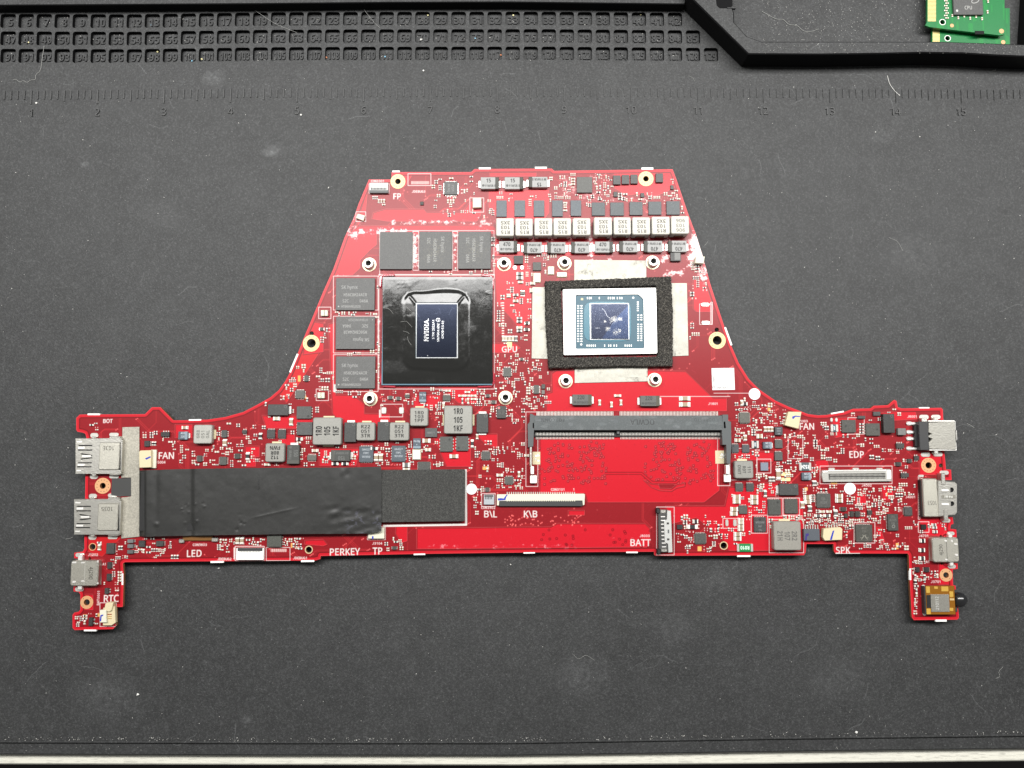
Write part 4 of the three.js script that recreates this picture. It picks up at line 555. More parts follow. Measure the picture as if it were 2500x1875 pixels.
// --- chips
const plain = null, pin1 = (x, y, r = 3) => (c, w, h) => { c.fillStyle = 'rgba(20,20,20,.45)'; c.beginPath(); c.arc(x * w, y * h, r, 0, 7); c.fill(); };
const chips = [
  // u0, v0, u1, v1, height, tone, print, legs, count
  [1212, 489, 1237, 529, 0.8, '#5a6065', plain], [1256, 489, 1282, 528, 0.8, '#5a6065', plain], [1303, 489, 1329, 528, 0.8, '#5a6065', plain], [1348, 489, 1374, 528, 0.8, '#5a6065', plain], [1393, 489, 1419, 527, 0.8, '#5a6065', plain],
  [1445, 494, 1477, 526, 0.8, '#53585a', plain], [1490, 494, 1523, 526, 0.8, '#53585a', plain], [1537, 493, 1569, 525, 0.8, '#53585a', plain], [1583, 492, 1615, 524, 0.8, '#53585a', plain], [1627, 491, 1660, 524, 0.8, '#53585a', plain],
  [1408, 432, 1446, 470, 0.9, '#555552', plain], [1497, 428, 1515, 450, 1.1, '#4b4b4a', plain], [1518, 427, 1536.5, 449, 1.1, '#4b4b4a', plain], [1539.5, 426, 1557, 448, 1.1, '#4b4b4a', plain], [1601, 423, 1619, 444.5, 1.1, '#4b4b4a', plain],
  [1084, 443, 1117, 475, 0.9, '#50504f', lines(['3551', 'BCAQ'], 8, 9, faint, 90), 'tblr', 8], [1026, 492, 1034, 500, 0.6, '#33332f', plain], [1498, 468, 1508, 480, 0.7, '#4a4a48', plain], [1564, 471, 1573, 481, 0.7, '#4a4a48', plain], [1637, 452, 1645, 462, 0.7, '#4a4a48', plain],
  [1255, 624, 1277, 644, 1.3, '#3b3b3a', plain], [1301, 640, 1321, 660, 0.8, '#4d4d4a', plain], [1637, 615, 1662, 637, 1.3, '#474746', (c, w, h) => { c.fillStyle = 'rgba(205,205,200,.35)'; c.fillRect(w * 0.4, 2, w * 0.55, h - 5); }],
  [1229, 897, 1248, 919, 0.8, '#51524e', plain, 'tblr', 4], [1303, 940, 1316, 961, 0.8, '#51524e', plain, 'lr', 6], [1322, 938, 1331, 949, 0.8, '#474844', plain], [1322, 952, 1330, 962, 0.8, '#6c6b66', plain],
  [1213, 991, 1235.5, 1021, 1.2, '#3d3c3a', (c, w, h) => { c.fillStyle = 'rgba(225,130,130,.8)'; c.beginPath(); c.arc(5, 5, 3.2, 0, 7); c.fill(); lines(['25Q', '128'], 7, 8, 'rgba(120,118,114,.6)', 90)(c, w, h); }, 'lr', 4],
  [724.5, 992, 759.5, 1022, 1, '#4a4b49', pin1(0.8, 0.8), 'r', 4], [725, 1030.5, 762, 1062, 1, '#4b4c4b', pin1(0.14, 0.14), 'l', 4], [652, 1048.5, 671, 1069, 0.8, '#393a39', plain, 'tb', 5], [678.5, 1049, 697.5, 1069.5, 0.8, '#393a39', plain, 'tb', 5],
  [1038, 1045, 1067, 1067, 0.9, '#4c4d4c', lines(['NB671'], 6, 7, faint, 0)], [1074.5, 1066, 1105, 1102.5, 1, '#4b4c49', pin1(0.75, 0.2), 'lr', 4], [1114, 1065, 1143, 1100.5, 1, '#4b4c49', pin1(0.2, 0.8), 'lr', 4], [1020.5, 1127, 1049, 1148, 0.9, '#464744', plain, 'lr', 6],
  [877, 1089.5, 911, 1128, 0.8, '#4b535a', lines(['0A4S27', 'F9PC', '901850'], 7, 8.5, 'rgba(210,214,216,.8)', 0, { sx: 0.85, y: -3 }), 'tb', 7], [956.5, 1088, 989.5, 1127, 0.8, '#4b535a', lines(['0A4S27', 'F9PC', '901850'], 7, 8.5, 'rgba(210,214,216,.8)', 0, { sx: 0.85, y: -3 }), 'lr', 5],
  [1176, 1102, 1196, 1122, 0.8, '#4c4d4a', plain, 'tblr', 6], [1081, 964.5, 1100, 978, 0.8, '#4b4c47', plain, 'tb', 7], [1233, 1163.5, 1253, 1182, 0.8, '#4e4e49', plain, 'tblr', 4], [721.5, 952.5, 743, 972.5, 0.8, '#555551', plain, 'tblr', 5], [743, 916, 752, 931, 0.8, '#4b4c49', plain, 'lr', 3],
  [781, 799, 788, 807, 0.7, '#4a4b46', plain, 'lr', 3], [948, 966, 957, 975, 0.8, '#4a4b46', plain, 'lr', 3], [968, 968, 976, 977, 0.8, '#4a4b46', plain, 'lr', 3], [988, 963, 1000, 970, 0.8, '#4a4b46', plain, 'tb', 4], [1187, 962, 1195, 970, 0.8, '#4a4b46', plain, 'lr', 4], [1200, 977, 1209, 986, 0.8, '#4a4b46', plain, 'lr', 3], [1270, 873, 1277, 880, 0.8, '#4c4d48', plain, 'lr', 2], [1283, 784, 1290, 792, 0.8, '#4c4d48', plain, 'lr', 3], [1282, 800, 1290, 808, 0.8, '#4c4d48', plain, 'lr', 3], [1270, 711, 1282, 719, 0.8, '#6b6b64', plain, 'tb', 4],
  [541, 1050, 553, 1068, 0.9, '#424443', plain, 'lr', 3], [591, 1050, 602, 1058, 0.8, '#353634', plain, 'tb', 3], [536, 1115, 552, 1135, 0.9, '#4b4c48', plain, 'lr', 5], [481, 1112, 492, 1127, 0.9, '#41433f', plain, 'lr', 4], [573, 1107, 585, 1120, 0.8, '#393a36', plain, 'lr', 3], [750, 1111, 772, 1123.5, 0.8, '#5b5a54', plain, 'tb', 6], [393, 1054.5, 413, 1065.5, 1, '#2b2b2b', plain, 'tb', 3], [352.5, 1076, 364, 1090, 0.8, '#303030', plain, 'r', 5],
  [1805.5, 1007, 1831, 1032.5, 0.9, '#57564f', plain, 'tblr', 9], [1786.5, 1084.5, 1804, 1104.5, 0.8, '#45474a', pin1(0.25, 0.25, 2), 'tb', 5], [1812, 1086, 1830, 1104.5, 0.8, '#45474a', plain, 'tb', 5], [1892, 1074, 1911, 1094, 0.8, '#4b4c4a', plain, 't', 5], [1891.5, 1103, 1911, 1124, 0.8, '#4b4c4a', plain, 't', 5], [1795.5, 1180, 1815, 1198.5, 0.8, '#454643', plain, 'tb', 5], [1822, 1180, 1841, 1198.5, 0.8, '#3d3e3d', plain, 'tb', 5],
  [1875, 1219, 1907, 1257, 1, '#42433f', pin1(0.75, 0.2), 't', 6], [1916, 1218, 1948.5, 1253.5, 1, '#43443f', plain, 't', 6], [1993.5, 1205, 2028, 1239, 0.9, '#474744', lines(['ISL', '9238'], 8, 9, 'rgba(130,130,126,.6)', 0), 'tblr', 9], [1804, 1234, 1825, 1254.5, 0.8, '#4a4b47', plain, 't', 5],
  [1840.5, 1262.5, 1871, 1298, 1, '#3b3c3c', both(lines(['W0058W', '041', '10L'], 7, 9, 'rgba(160,162,162,.7)', 0, { y: 4, sx: 0.8 }), pin1(0.5, 0.18, 3)), 'tb', 5], [1696.5, 1302, 1724, 1327.5, 0.9, '#464743', plain, 'tblr', 9],
  [2089, 1281, 2131, 1322, 1, '#42423c', both(lines(['ALC', '256'], 7, 8, 'rgba(150,148,140,.45)', 0, { y: -9 }), (c, w, h) => { c.strokeStyle = 'rgba(165,162,150,.55)'; c.lineWidth = 1.5; for (const s of [-1, 1]) { c.beginPath(); c.arc(w / 2 + s * 7, h * 0.68, 4.5, 1.57 - s * 0.8, 1.57 + s * 2.6, s < 0); c.stroke(); c.beginPath(); c.moveTo(w / 2, h * 0.62); c.lineTo(w / 2 + s * 8, h * 0.9); c.stroke(); } }), 'tblr', 12],
  [2167, 1255, 2194, 1295.5, 1, '#3d3d39', both(lines(['ITE', '8295', 'FN'], 8, 8, 'rgba(150,150,142,.5)', 0, { y: -5 }), (c, w, h) => { c.strokeStyle = 'rgba(165,165,158,.6)'; c.lineWidth = 1.6; c.beginPath(); c.arc(w * 0.52, h * 0.74, 3.4, 0, 7); c.stroke(); }), 'lr', 10], [2208, 1238, 2228, 1258.5, 0.9, '#403f3e', plain, 'tblr', 6],
  [2055, 1025, 2090, 1056, 1, '#454440', pin1(0.28, 0.5, 3), 'l', 4], [2114, 1033.5, 2149, 1063.5, 1, '#474641', pin1(0.8, 0.5, 2.5), 'l', 4], [2156, 1010.5, 2185, 1056.5, 2.2, '#2f2f2e', grey], [2192, 1045.5, 2212, 1062, 1.6, '#6d6d6a', plain], [2188.5, 1082, 2208, 1094, 1, '#3a3936', plain, 'tb', 3], [2095, 1015, 2113, 1022, 0.9, '#3f3f3e', plain], [2132, 1005, 2150, 1015, 0.9, '#3f3f3e', plain], [2200, 1155, 2219, 1165, 1, '#393a38', plain, 'tb', 3], [2188, 1128, 2200, 1138, 0.8, '#2f2f2e', plain, 'lr', 2], [2216, 1120, 2226, 1130, 0.8, '#30302f', plain, 'lr', 2], [2232, 1113, 2244, 1123, 0.8, '#30302f', plain, 'tb', 2],
  [2076, 1248, 2085, 1262, 0.8, '#302f2c', plain, 'lr', 3], [2088, 1248, 2100, 1262, 0.8, '#302f2c', plain, 'lr', 3], [2118, 1246, 2130, 1256, 0.8, '#33322e', plain, 'tb', 3], [2054, 1238, 2066, 1248, 0.8, '#33322e', plain, 'lr', 3], [2062, 1254, 2070, 1264, 0.8, '#33322e', plain], [2236, 1385, 2246, 1397, 0.8, '#232323', plain, 'l', 4], [2258, 1385, 2269, 1397, 0.8, '#232323', plain, 'lr', 4],
  [260, 1326, 278, 1352, 1, '#3a3a39', plain, 'r', 8], [262, 1372.5, 270.5, 1388.5, 0.9, '#303030', plain, 'r', 6], [260.5, 1401, 269.5, 1418.5, 0.9, '#303030', plain, 'r', 6], [255.5, 1436, 264, 1450, 1, '#353534', plain, 'r', 2], [216.5, 1508, 225, 1528, 1.1, '#2f2e2d', plain, 'r', 2], [338.5, 1320, 353, 1335.5, 1, '#333433', plain], [381, 1321, 398, 1333.5, 1, '#3a3c3a', plain, 'r', 4], [652, 1307, 686.5, 1335, 1.4, '#474943', plain, 'lr', 4], [958, 1334, 967, 1342, 0.8, '#41403d', plain, 'lr', 4], [1185, 1190, 1194, 1201, 0.8, '#43423e', plain, 'lr', 3],
  [311, 1317, 324.5, 1325.5, 1.2, '#6a6b6c', plain, 'r', 2], [311, 1329, 324.5, 1338, 1.2, '#626364', plain, 'r', 2], [310.5, 1343, 324.5, 1351.5, 1.2, '#565758', plain, 'r', 2],
  [1892, 1042, 1911, 1062, 1.4, '#3e4245', lines(['MAX', 'W3S', 'BB'], 5, 6, 'rgba(190,195,200,.7)', 0), ''], [1653, 1281, 1667, 1292, 0.8, '#252728', plain],
];
for (const [u0, v0, u1, v1, h, bg, pr, lg, n] of chips) { const big = Math.min(u1 - u0, v1 - v0) > 16; const m = body('chip', u0, v0, u1, v1, h, bg, pr, { b: 0.05, r: 0.05, m: lg ? 3.5 : 2 }); if (lg) legs(m, lg, n, big ? 0.4 : 0.55); }
// a chip with a mirror-like square in a white frame, and one in a printed frame
mesh('chip', bx(1857, 1129, 1876, 1149, 0, 0.8, 0.03), mat([0.34, 0.38, 0.46], 0.25, 0.6), board, 'small mirror-like chip in a white frame'); claim(1850, 1122, 1880, 1154);
body('sensor', 2249, 1280.5, 2262, 1292.5, 0.7, '#0c0c0d', null, { label: 'black square sensor in a printed white frame' });
// blue polymer capacitors with pale lettering, crystals, resistors with numbers
const blue = (u0, v0, u1, v1, rows, deg) => { const m = body('capacitor', u0, v0, u1, v1, 1.3, '#4c5660', both((c, w, h) => { c.fillStyle = '#7f8e98'; if (deg === 90) c.fillRect(0, h - 6, w, 6); else c.fillRect(w - 6, 0, 6, h); }, lines(rows, 7, 8, 'rgba(222,226,230,.85)', deg === 90 ? 0 : deg, { sx: 0.85, y: -2 })), { label: 'blue-grey capacitor with pale lettering' }); terminal(m, deg === 90 ? 'b' : 'r', 1.8, 0.7, 0.2); };
blue(1023.5, 956.5, 1040, 981, ['ho by', '+'], 90); blue(1008.5, 1070, 1027, 1095, ['ho by', '+'], 90); blue(435.5, 1053.5, 457, 1073, ['A93', '22E'], 0); blue(1863, 1079, 1885, 1095.5, ['NE2', 'EE7'], 0); blue(1957.5, 1153.5, 1980, 1172, ['NE2', 'EE7'], 0);
const crystal = (u0, v0, u1, v1) => { const m = body('crystal', u0, v0, u1, v1, 0.8, '#d9d9d6', null, { mat: M.coilTop, r: 0.2, b: 0.08 }); mesh('collar', prism(rrect(m.userData.size[0] + 0.0004, m.userData.size[1] + 0.0004, 0.0002), 0, 0.0004, 0.00004), M.cream, m); };
crystal(1303, 667, 1319, 688); crystal(1338.5, 651, 1352, 669); crystal(1361, 665, 1383, 675); crystal(1007.5, 1098, 1026, 1121.5);
const resist = (u0, v0, u1, v1, bg, t, deg, ink, vert, lab) => { const m = body('resistor', u0, v0, u1, v1, 0.7, bg, lines([t], deg % 180 ? (u1 - u0) * 0.62 : (v1 - v0) * 0.6, 8, ink, deg, { bold: true, sx: 0.85 }), { label: lab, b: 0.04 }); const [w, d] = m.userData.size; for (const s of vert ? ['t', 'b'] : ['l', 'r']) terminal(m, s, (vert ? w : d) / MM * 0.97, 0.8, 0.72, M.solder); };
resist(1804, 1327.5, 1834, 1347, '#0f7a3c', 'R010', 180, '#dff0e2', 0, 'green resistor marked R010'); resist(1840, 1076, 1848, 1094, '#26343c', 'A020', 90, '#eef2f2', 0, 'long resistor marked A020'); resist(1956, 1129, 1976, 1149, '#4a5658', '1524', 180, '#eef0ee', 0, 'grey resistor marked 1524'); resist(2033, 1036, 2042, 1054, '#42525a', 'J055', 90, '#eef2f2', 0, 'upright resistor marked J055');
// pale square contact springs
const spring = (pts, h, b, lab) => { mesh('contact_pad', pbx(pts, 0.1, h, b), M.ivory, board, lab); claim(pts[0][0], pts[0][1], pts[2][0], pts[2][1], 4); };
spring([[1154, 483], [1175, 482.5], [1175.5, 506], [1154, 507]], 1.6, 0.2); spring([[873, 521], [891, 526], [887, 539], [869, 532]], 1.2, 0.15); for (const [u, v] of [[783, 757], [775, 958]]) { spring([[u, v], [u + 8, v], [u + 8, v + 14], [u, v + 14]], 1.2, 0.1); spring([[u + 9, v], [u + 17, v], [u + 17, v + 14], [u + 9, v + 14]], 1.2, 0.1); }
spring([[1699, 626], [1721, 626], [1718, 643], [1697, 642]], 2.6, 0.1, 'pale block standing at the board edge');
// lone solder blobs on empty footprints
for (const [u0, v0, u1, v1] of [[931, 994, 943, 1010], [974, 994, 986, 1010], [1712, 739, 1732, 748], [1713, 783, 1733, 793], [1771, 1268, 1779, 1285], [1790, 1268, 1799, 1285], [1252, 648, 1262, 658], [1270, 648, 1279, 658], [2027, 1020, 2034, 1030], [2039, 1020, 2046, 1030]]) { mesh('solder_blob', bx(u0, v0, u1, v1, 0, 0.3, 0.14, 0.5), M.solder, board); claim(u0, v0, u1, v1); }
// threaded standoffs
for (const [u, v] of [[898.8, 642], [1230.5, 641], [1379, 639], [1596, 637], [901.5, 973], [1234, 970], [1382, 929], [1601, 926]]) {
  const h = 2.6, p = P(u, v, BT + h * MM), g = new THREE.Group(); g.name = 'standoff'; g.position.set(p[0], BT, p[1]); board.add(g); claim(u - 20, v - 18, u + 18, v + 26, 0);
  mesh('base_ring', prism(circle(0, 0, 0.0026, 30), 0, 0.00012, 0.00003), mat([0.8, 0.7, 0.5], 0.4, 0.4), g);
  const pts = [[0.0010, 0.0009], [0.0010, h * MM - 0.0001], [0.0011, h * MM], [0.00168, h * MM], [0.0018, h * MM - 0.00012], [0.0018, 0.0008], [0.00205, 0.0007], [0.00205, 0.0001]].map((q) => new THREE.Vector2(...q));
  mesh('sleeve', new THREE.LatheGeometry(pts, 28), M.brightSteel, g); mesh('thread_hole', prism(circle(0, 0, 0.00102, 18), 0.0007, 0.001), M.hole, g);
  mesh('thread_ring', new THREE.TorusGeometry(0.00112, 0.00006, 5, 24).rotateX(Math.PI / 2).translate(0, h * MM - 0.00003, 0), M.steel, g);
}
// a wide, well visible passive: ceramic body with two tinned ends
const passGeo = {};
function passive(u, v, l, w, kind, turn, o = {}) {
  const key = [l, w, kind].join();
  if (!passGeo[key]) {
    const L = l * PX, W = w * PX, H = Math.min(W * 0.9, 0.0009), c = { cap: [0.33, 0.25, 0.165], pale: [0.46, 0.40, 0.30], res: [0.018, 0.018, 0.02], ferrite: [0.11, 0.11, 0.105] }[kind], e = [0.80, 0.78, 0.72], b = prism(rrect(L * 0.56, W * 0.94, 0), 0, H * 0.96, H * 0.07);
    const el = prism(rrect(L * 0.23, W, W * 0.1), 0, H, H * 0.09), er = el.clone(); el.translate(-L * 0.385, 0, 0); er.translate(L * 0.385, 0, 0); const f1 = prism(rrect(L * 0.16, W * 1.05, 0), 0, H * 0.35, H * 0.1), f2 = f1.clone(); f1.translate(-L * 0.55, 0, 0); f2.translate(L * 0.55, 0, 0);
    passGeo[key] = mergeTint([[b, c], [el, e], [er, e], [f1, e], [f2, e]]);
  }
  const p = P(u, v, BT + 0.0004); if (o.matrices) { o.matrices.push([p[0], p[1], turn]); return; }
  const m = mesh(kind === 'res' ? 'resistor' : 'capacitor', passGeo[key], M.ceramic, board); m.position.set(p[0], BT, p[1]); m.rotation.y = turn ? Math.PI / 2 : 0; claim(u - (turn ? w : l) / 2, v - (turn ? l : w) / 2, u + (turn ? w : l) / 2, v + (turn ? l : w) / 2, 1.5);
}
for (const [u, v, l, w, k, t] of [[1672, 973, 22, 10, 'cap', 0], [1672, 987.5, 22, 11, 'cap', 0], [1269, 668.5, 14, 8, 'ferrite', 0], [1269, 678.5, 14, 9, 'ferrite', 0], [1271, 689, 11, 6, 'pale', 0], [1300, 692, 11, 7, 'pale', 0], [1297, 709, 7, 11, 'pale', 0], [1242, 722, 8, 11, 'pale', 1], [1259, 720, 11, 6, 'ferrite', 0], [1259, 735, 11, 7, 'cap', 0], [1229, 827, 12, 7, 'pale', 1], [1236, 827, 12, 7, 'pale', 1], [1244, 827, 12, 7, 'pale', 1], [1252, 827, 12, 7, 'pale', 1], [1260, 827, 12, 7, 'ferrite', 1], [1268, 777, 11, 6, 'ferrite', 0], [1268, 785, 11, 6, 'ferrite', 0], [1268, 800, 12, 7, 'pale', 0], [1268, 808, 11, 6, 'ferrite', 0], [451, 1044, 13, 8, 'cap', 0], [675, 1022, 14, 9, 'pale', 0], [711, 1030, 15, 9, 'cap', 1], [549, 1081, 14, 10, 'cap', 1], [918.5, 1117, 15, 10, 'cap', 1], [930, 1117, 15, 10, 'cap', 1], [1041, 1076, 16, 10, 'cap', 0], [1108, 1114, 17, 9, 'cap', 0], [1045, 1098, 11, 8, 'pale', 0], [992, 1135, 15, 11, 'ferrite', 0], [992, 1146, 14, 7, 'pale', 0], [1153, 1083, 16, 7, 'res', 1], [1165, 1066, 11, 6, 'cap', 1], [1220, 1160, 13, 7, 'pale', 0], [1267, 1158, 12, 6, 'cap', 1], [1083, 990, 14, 6, 'pale', 1], [1094, 954, 11, 5, 'pale', 0], [1126, 966, 12, 5, 'pale', 0], [1141, 957, 11, 5, 'pale', 0], [1141, 966, 11, 5, 'pale', 0], [1156, 966, 11, 5, 'pale', 0], [1156, 974, 11, 5, 'pale', 0], [1143, 979, 12, 5, 'cap', 1], [1129, 979, 12, 4, 'ferrite', 1], [1807, 1006, 0.1, 0.1, 'cap', 0], [1811, 984, 12, 7, 'cap', 1], [1818, 986, 12, 8, 'res', 0], [1855, 1065, 12, 11, 'cap', 0], [1819, 1069, 12, 8, 'cap', 1], [1801, 1075, 12, 9, 'cap', 0], [1868, 1048, 11, 7, 'cap', 1], [1876, 1048, 11, 7, 'cap', 1], [1884, 1048, 11, 7, 'cap', 1], [1900, 1158, 22, 11, 'cap', 1], [1880, 1170, 10, 7, 'ferrite', 1], [1888, 1170, 10, 7, 'ferrite', 1], [1799, 1213, 15, 11, 'cap', 0], [1799, 1224, 15, 11, 'cap', 0], [1842, 1214, 15, 11, 'cap', 0], [1842, 1226, 15, 11, 'cap', 0], [1793, 1243, 15, 10, 'cap', 0], [1792, 1254, 15, 10, 'cap', 0], [1809, 1268, 12, 7, 'pale', 0], [1809, 1276, 12, 8, 'pale', 0], [1809, 1285, 12, 8, 'cap', 0], [1809, 1293, 12, 7, 'cap', 0], [1801, 1304, 15, 10, 'cap', 0], [1801, 1315, 15, 10, 'cap', 0], [1698, 1273, 11, 9, 'res', 0], [1690, 1286, 22, 10, 'res', 0], [1868, 1205, 14, 7, 'ferrite', 1], [1971, 1214, 14, 11, 'cap', 0], [1972, 1225, 14, 11, 'cap', 0], [2049, 1211, 15, 10, 'cap', 0], [2049, 1222, 15, 10, 'cap', 0], [1988, 1180, 11, 10, 'ferrite', 1], [2040, 1253, 14, 9, 'ferrite', 1], [1959, 1233, 14, 9, 'cap', 1], [1977, 1242, 13, 9, 'ferrite', 1], [2007, 1249, 11, 6, 'pale', 0], [2024, 1249, 11, 6, 'pale', 0], [1997, 1259, 14, 7, 'ferrite', 0], [2019, 1259, 14, 7, 'ferrite', 0], [1446 + 18, 983, 12, 6, 'pale', 1], [1493, 988, 12, 6, 'pale', 1], [1516, 983, 12, 6, 'pale', 1], [1508, 966, 14, 6, 'pale', 0], [243, 1336, 13, 7, 'cap', 1], [580, 1320, 14, 9, 'cap', 1], [591, 1320, 14, 9, 'cap', 1], [2252, 1320, 11, 9, 'res', 0], [2251, 1343, 12, 9, 'res', 0], [2251, 1363, 12, 9, 'res', 0], [2235, 1421, 9, 6, 'res', 1], [652, 1134, 12, 6, 'pale', 0], [605, 1114, 16, 9, 'res', 1], [636, 1065, 13, 8, 'res', 1], [731, 1072, 13, 8, 'res', 0], [769, 1118 - 18, 13, 7, 'pale', 0], [842, 1148 - 16, 14, 7, 'res', 0], [818, 1132, 14, 7, 'res', 0], [913, 1095, 15, 7, 'res', 0], [925, 1095, 0.1, 0.1, 'res', 0], [1286, 1112, 10, 6, 'pale', 0], [2280, 1281, 9, 6, 'ferrite', 0], [2282, 1288, 9, 6, 'ferrite', 0], [2283, 1298, 9, 7, 'ferrite', 0]]) if (l > 1) passive(u, v, l, w, k, t);

// ------------------------------------------------------------------ connectors
const group = (name, label) => { const g = new THREE.Group(); g.name = name; board.add(g); if (label) g.userData.label = label; return g; };
const R4 = (u0, v0, u1, v1) => [[u0, v0], [u1, v0], [u1, v1], [u0, v1]];
function plate(name, u0, v0, u1, v1, h0, h1, m, g, b = 0.04, r = 0.1) { return mesh(name, bx(u0, v0, u1, v1, h0, h1, b, r), m, g); }
function printed(name, u0, v0, u1, v1, h0, h1, bg, draw, m, g, o = {}) { return body(name, u0, v0, u1, v1, h1, bg, draw, { parent: g, base: h0, mat: m, m: 0, ...o }); }
// two full-size ports on the left edge
for (const [dx, dy, code] of [[0, 0, '103E'], [-3.5, 148.5, '1035']]) {
  const g = group('usb_port', dy ? 'lower of the two steel ports on the left edge' : 'upper of the two steel ports on the left edge'), O = (p) => p.map((q) => [q[0] + dx, q[1] + dy]); claim(180 + dx, 1066 + dy, 300 + dx, 1160 + dy);
  const x = (u0, v0, u1, v1) => [u0 + dx, v0 + dy, u1 + dx, v1 + dy];
  const slots = [R4(190, 1085.5, 226, 1089.8), R4(189, 1096.8, 226, 1101), [[195, 1107.5], [199, 1105.5], [226, 1110], [226, 1113.4], [199, 1110.6]], [[194, 1121.5], [198, 1118.6], [226, 1115.6], [226, 1119.5], [199, 1123]], R4(189, 1128, 225, 1132), R4(187, 1137.5, 224, 1141.8)];
  mesh('shell', pbx(O([[184, 1071], [296, 1069], [296, 1154], [293, 1157], [184, 1157]]), 1.9, 2.3, 0.1, slots.map(O)), M.steel, g);
  mesh('inner_block', bx(...x(186, 1073, 294, 1154), -1.0, 1.75, 0.02), M.black, g);
  mesh('shell_wall', merge([bx(...x(184, 1070, 296, 1073.5), -1.2, 2.2), bx(...x(184, 1154, 296, 1157), -1.2, 2.2), bx(...x(291, 1074, 296, 1153), 0, 2.2)]), M.steel, g);
  for (const s of [[190, 1090, 206, 1096.5], [189, 1132, 206, 1137.8], [200, 1111, 221, 1116.2]]) plate('spring', ...x(...s), 2.05, 2.42, M.brightSteel, g, 0.1, 0.1);
  for (const s of [[206, 1090.5, 224, 1096], [206, 1132.3, 223, 1137.5]]) plate('spring', ...x(...s), 1.9, 2.2, M.steel, g, 0.05, 0.05);
  printed('cover_plate', ...x(243, 1080, 290, 1147), 2.0, 2.75, '#bab7ac', lines([code], 13, 12, 'rgba(50,48,44,.85)', 180, { y: -20, x: -2, sx: 0.95 }), M.shell, g, { r: 0.5, b: 0.22, grain: 0.06 });
  mesh('groove_shade', pbx(O([[290.5, 1081], [294.5, 1080], [294.5, 1148], [290.5, 1147]]), 2.28, 2.33, 0.01), M.hole, g);  // black strip proud of the shell; gap shade put in as colour
  for (const s of [[186, 1077, 200, 1081], [186, 1147, 198, 1151]]) plate('dimple', ...x(...s), 2.2, 2.42, M.brightSteel, g, 0.1, 0.3);
  for (const [u, v, w, d] of [[230, 1063, 19, 12], [278, 1061, 23, 9], [229, 1163, 19, 13], [278, 1164, 23, 8]]) { const e = plate('solder_tab', ...x(u - w / 2, v - d / 2, u + w / 2, v + d / 2), 0, 0.22, M.solder, g, 0.08, 0.8); claim(...x(u - w / 2, v - d / 2, u + w / 2, v + d / 2)); }
  for (const s of [[224, 1066, 234, 1074], [267, 1065, 293, 1076], [224, 1154, 234, 1162], [267, 1150, 292, 1160]]) plate('shell_tab', ...x(...s), 0.2, 2.1, M.steel, g, 0.15, 0.2);
}
// two small oval ports
function portC(L) {
  const X = (u) => L ? u : 2 * 0 + u, g = group('usb_port', L ? 'small oval port on the lower left edge' : 'small oval port on the lower right edge');
  if (L) {
    printed('shell', 173, 1368, 238, 1431, -1.0, 2.5, '#b4b1a6', both((c, w, h) => { c.fillStyle = 'rgba(240,240,235,.5)'; c.fillRect(33, 0, 1.2, h); }, lines(['4J290'], 13, 12, 'rgba(45,43,40,.9)', 90, { x: 16, sx: 0.95 })), M.shell, g, { r: 0.9, b: 0.3, grain: 0.06 });
    const t = []; for (let k = 0; k < 20; k++) t.push(bx(240, 1374 + k * 2.7, 247, 1375.4 + k * 2.7, 0, 0.25, 0.02)); mesh('pins', merge(t), M.pin, g);
    for (const s of [[190, 1355, 200, 1370], [189, 1429, 199, 1440]]) plate('shell_tab', ...s, 0.1, 1.9, M.brightSteel, g, 0.2, 0.2);
    for (const s of [[184, 1350, 206, 1360], [183, 1433, 204, 1444]]) plate('solder_tab', ...s, 0, 0.14, M.solder, g, 0.05, 0.8);
    for (const s of [[175, 1371, 186, 1376], [197, 1372, 206, 1376], [176, 1418, 184, 1424], [197, 1417, 205, 1421], [236, 1368, 240, 1374], [236, 1422, 240, 1427]]) plate('dimple', ...s, 2.3, 2.66, M.brightSteel, g, 0.12, 0.3);
    claim(170, 1348, 250, 1446);
  } else {
    printed('shell', 2275, 1312, 2343, 1373, -1.0, 2.5, '#b8b5aa', both((c, w, h) => { c.fillStyle = 'rgba(30,30,28,.45)'; c.fillRect(36, 0, 1.4, h); }, lines(['4J290'], 12, 12, 'rgba(45,43,40,.85)', -90, { x: -12, sx: 0.9 })), M.shell, g, { r: 0.9, b: 0.3, grain: 0.06 });
    const t = []; for (let k = 0; k < 20; k++) t.push(bx(2268, 1316 + k * 2.7, 2275, 1317.4 + k * 2.7, 0, 0.25, 0.02)); mesh('pins', merge(t), M.pin, g);
    for (const s of [[2316, 1303, 2326, 1316], [2319, 1368, 2329, 1382]]) plate('shell_tab', ...s, 0.1, 1.9, M.brightSteel, g, 0.2, 0.2);
    for (const s of [[2312, 1298, 2331, 1307], [2314, 1378, 2334, 1388]]) plate('solder_tab', ...s, 0, 0.14, M.solder, g, 0.05, 0.8);
    for (const s of [[2306, 1318, 2313, 1323], [2330, 1326, 2339, 1331], [2332, 1352, 2340, 1358], [2308, 1364, 2314, 1369], [2322, 1318, 2327, 1324]]) plate('dimple', ...s, 2.3, 2.66, M.brightSteel, g, 0.12, 0.3);
    claim(2264, 1296, 2346, 1390);
  }
}
portC(true); portC(false);
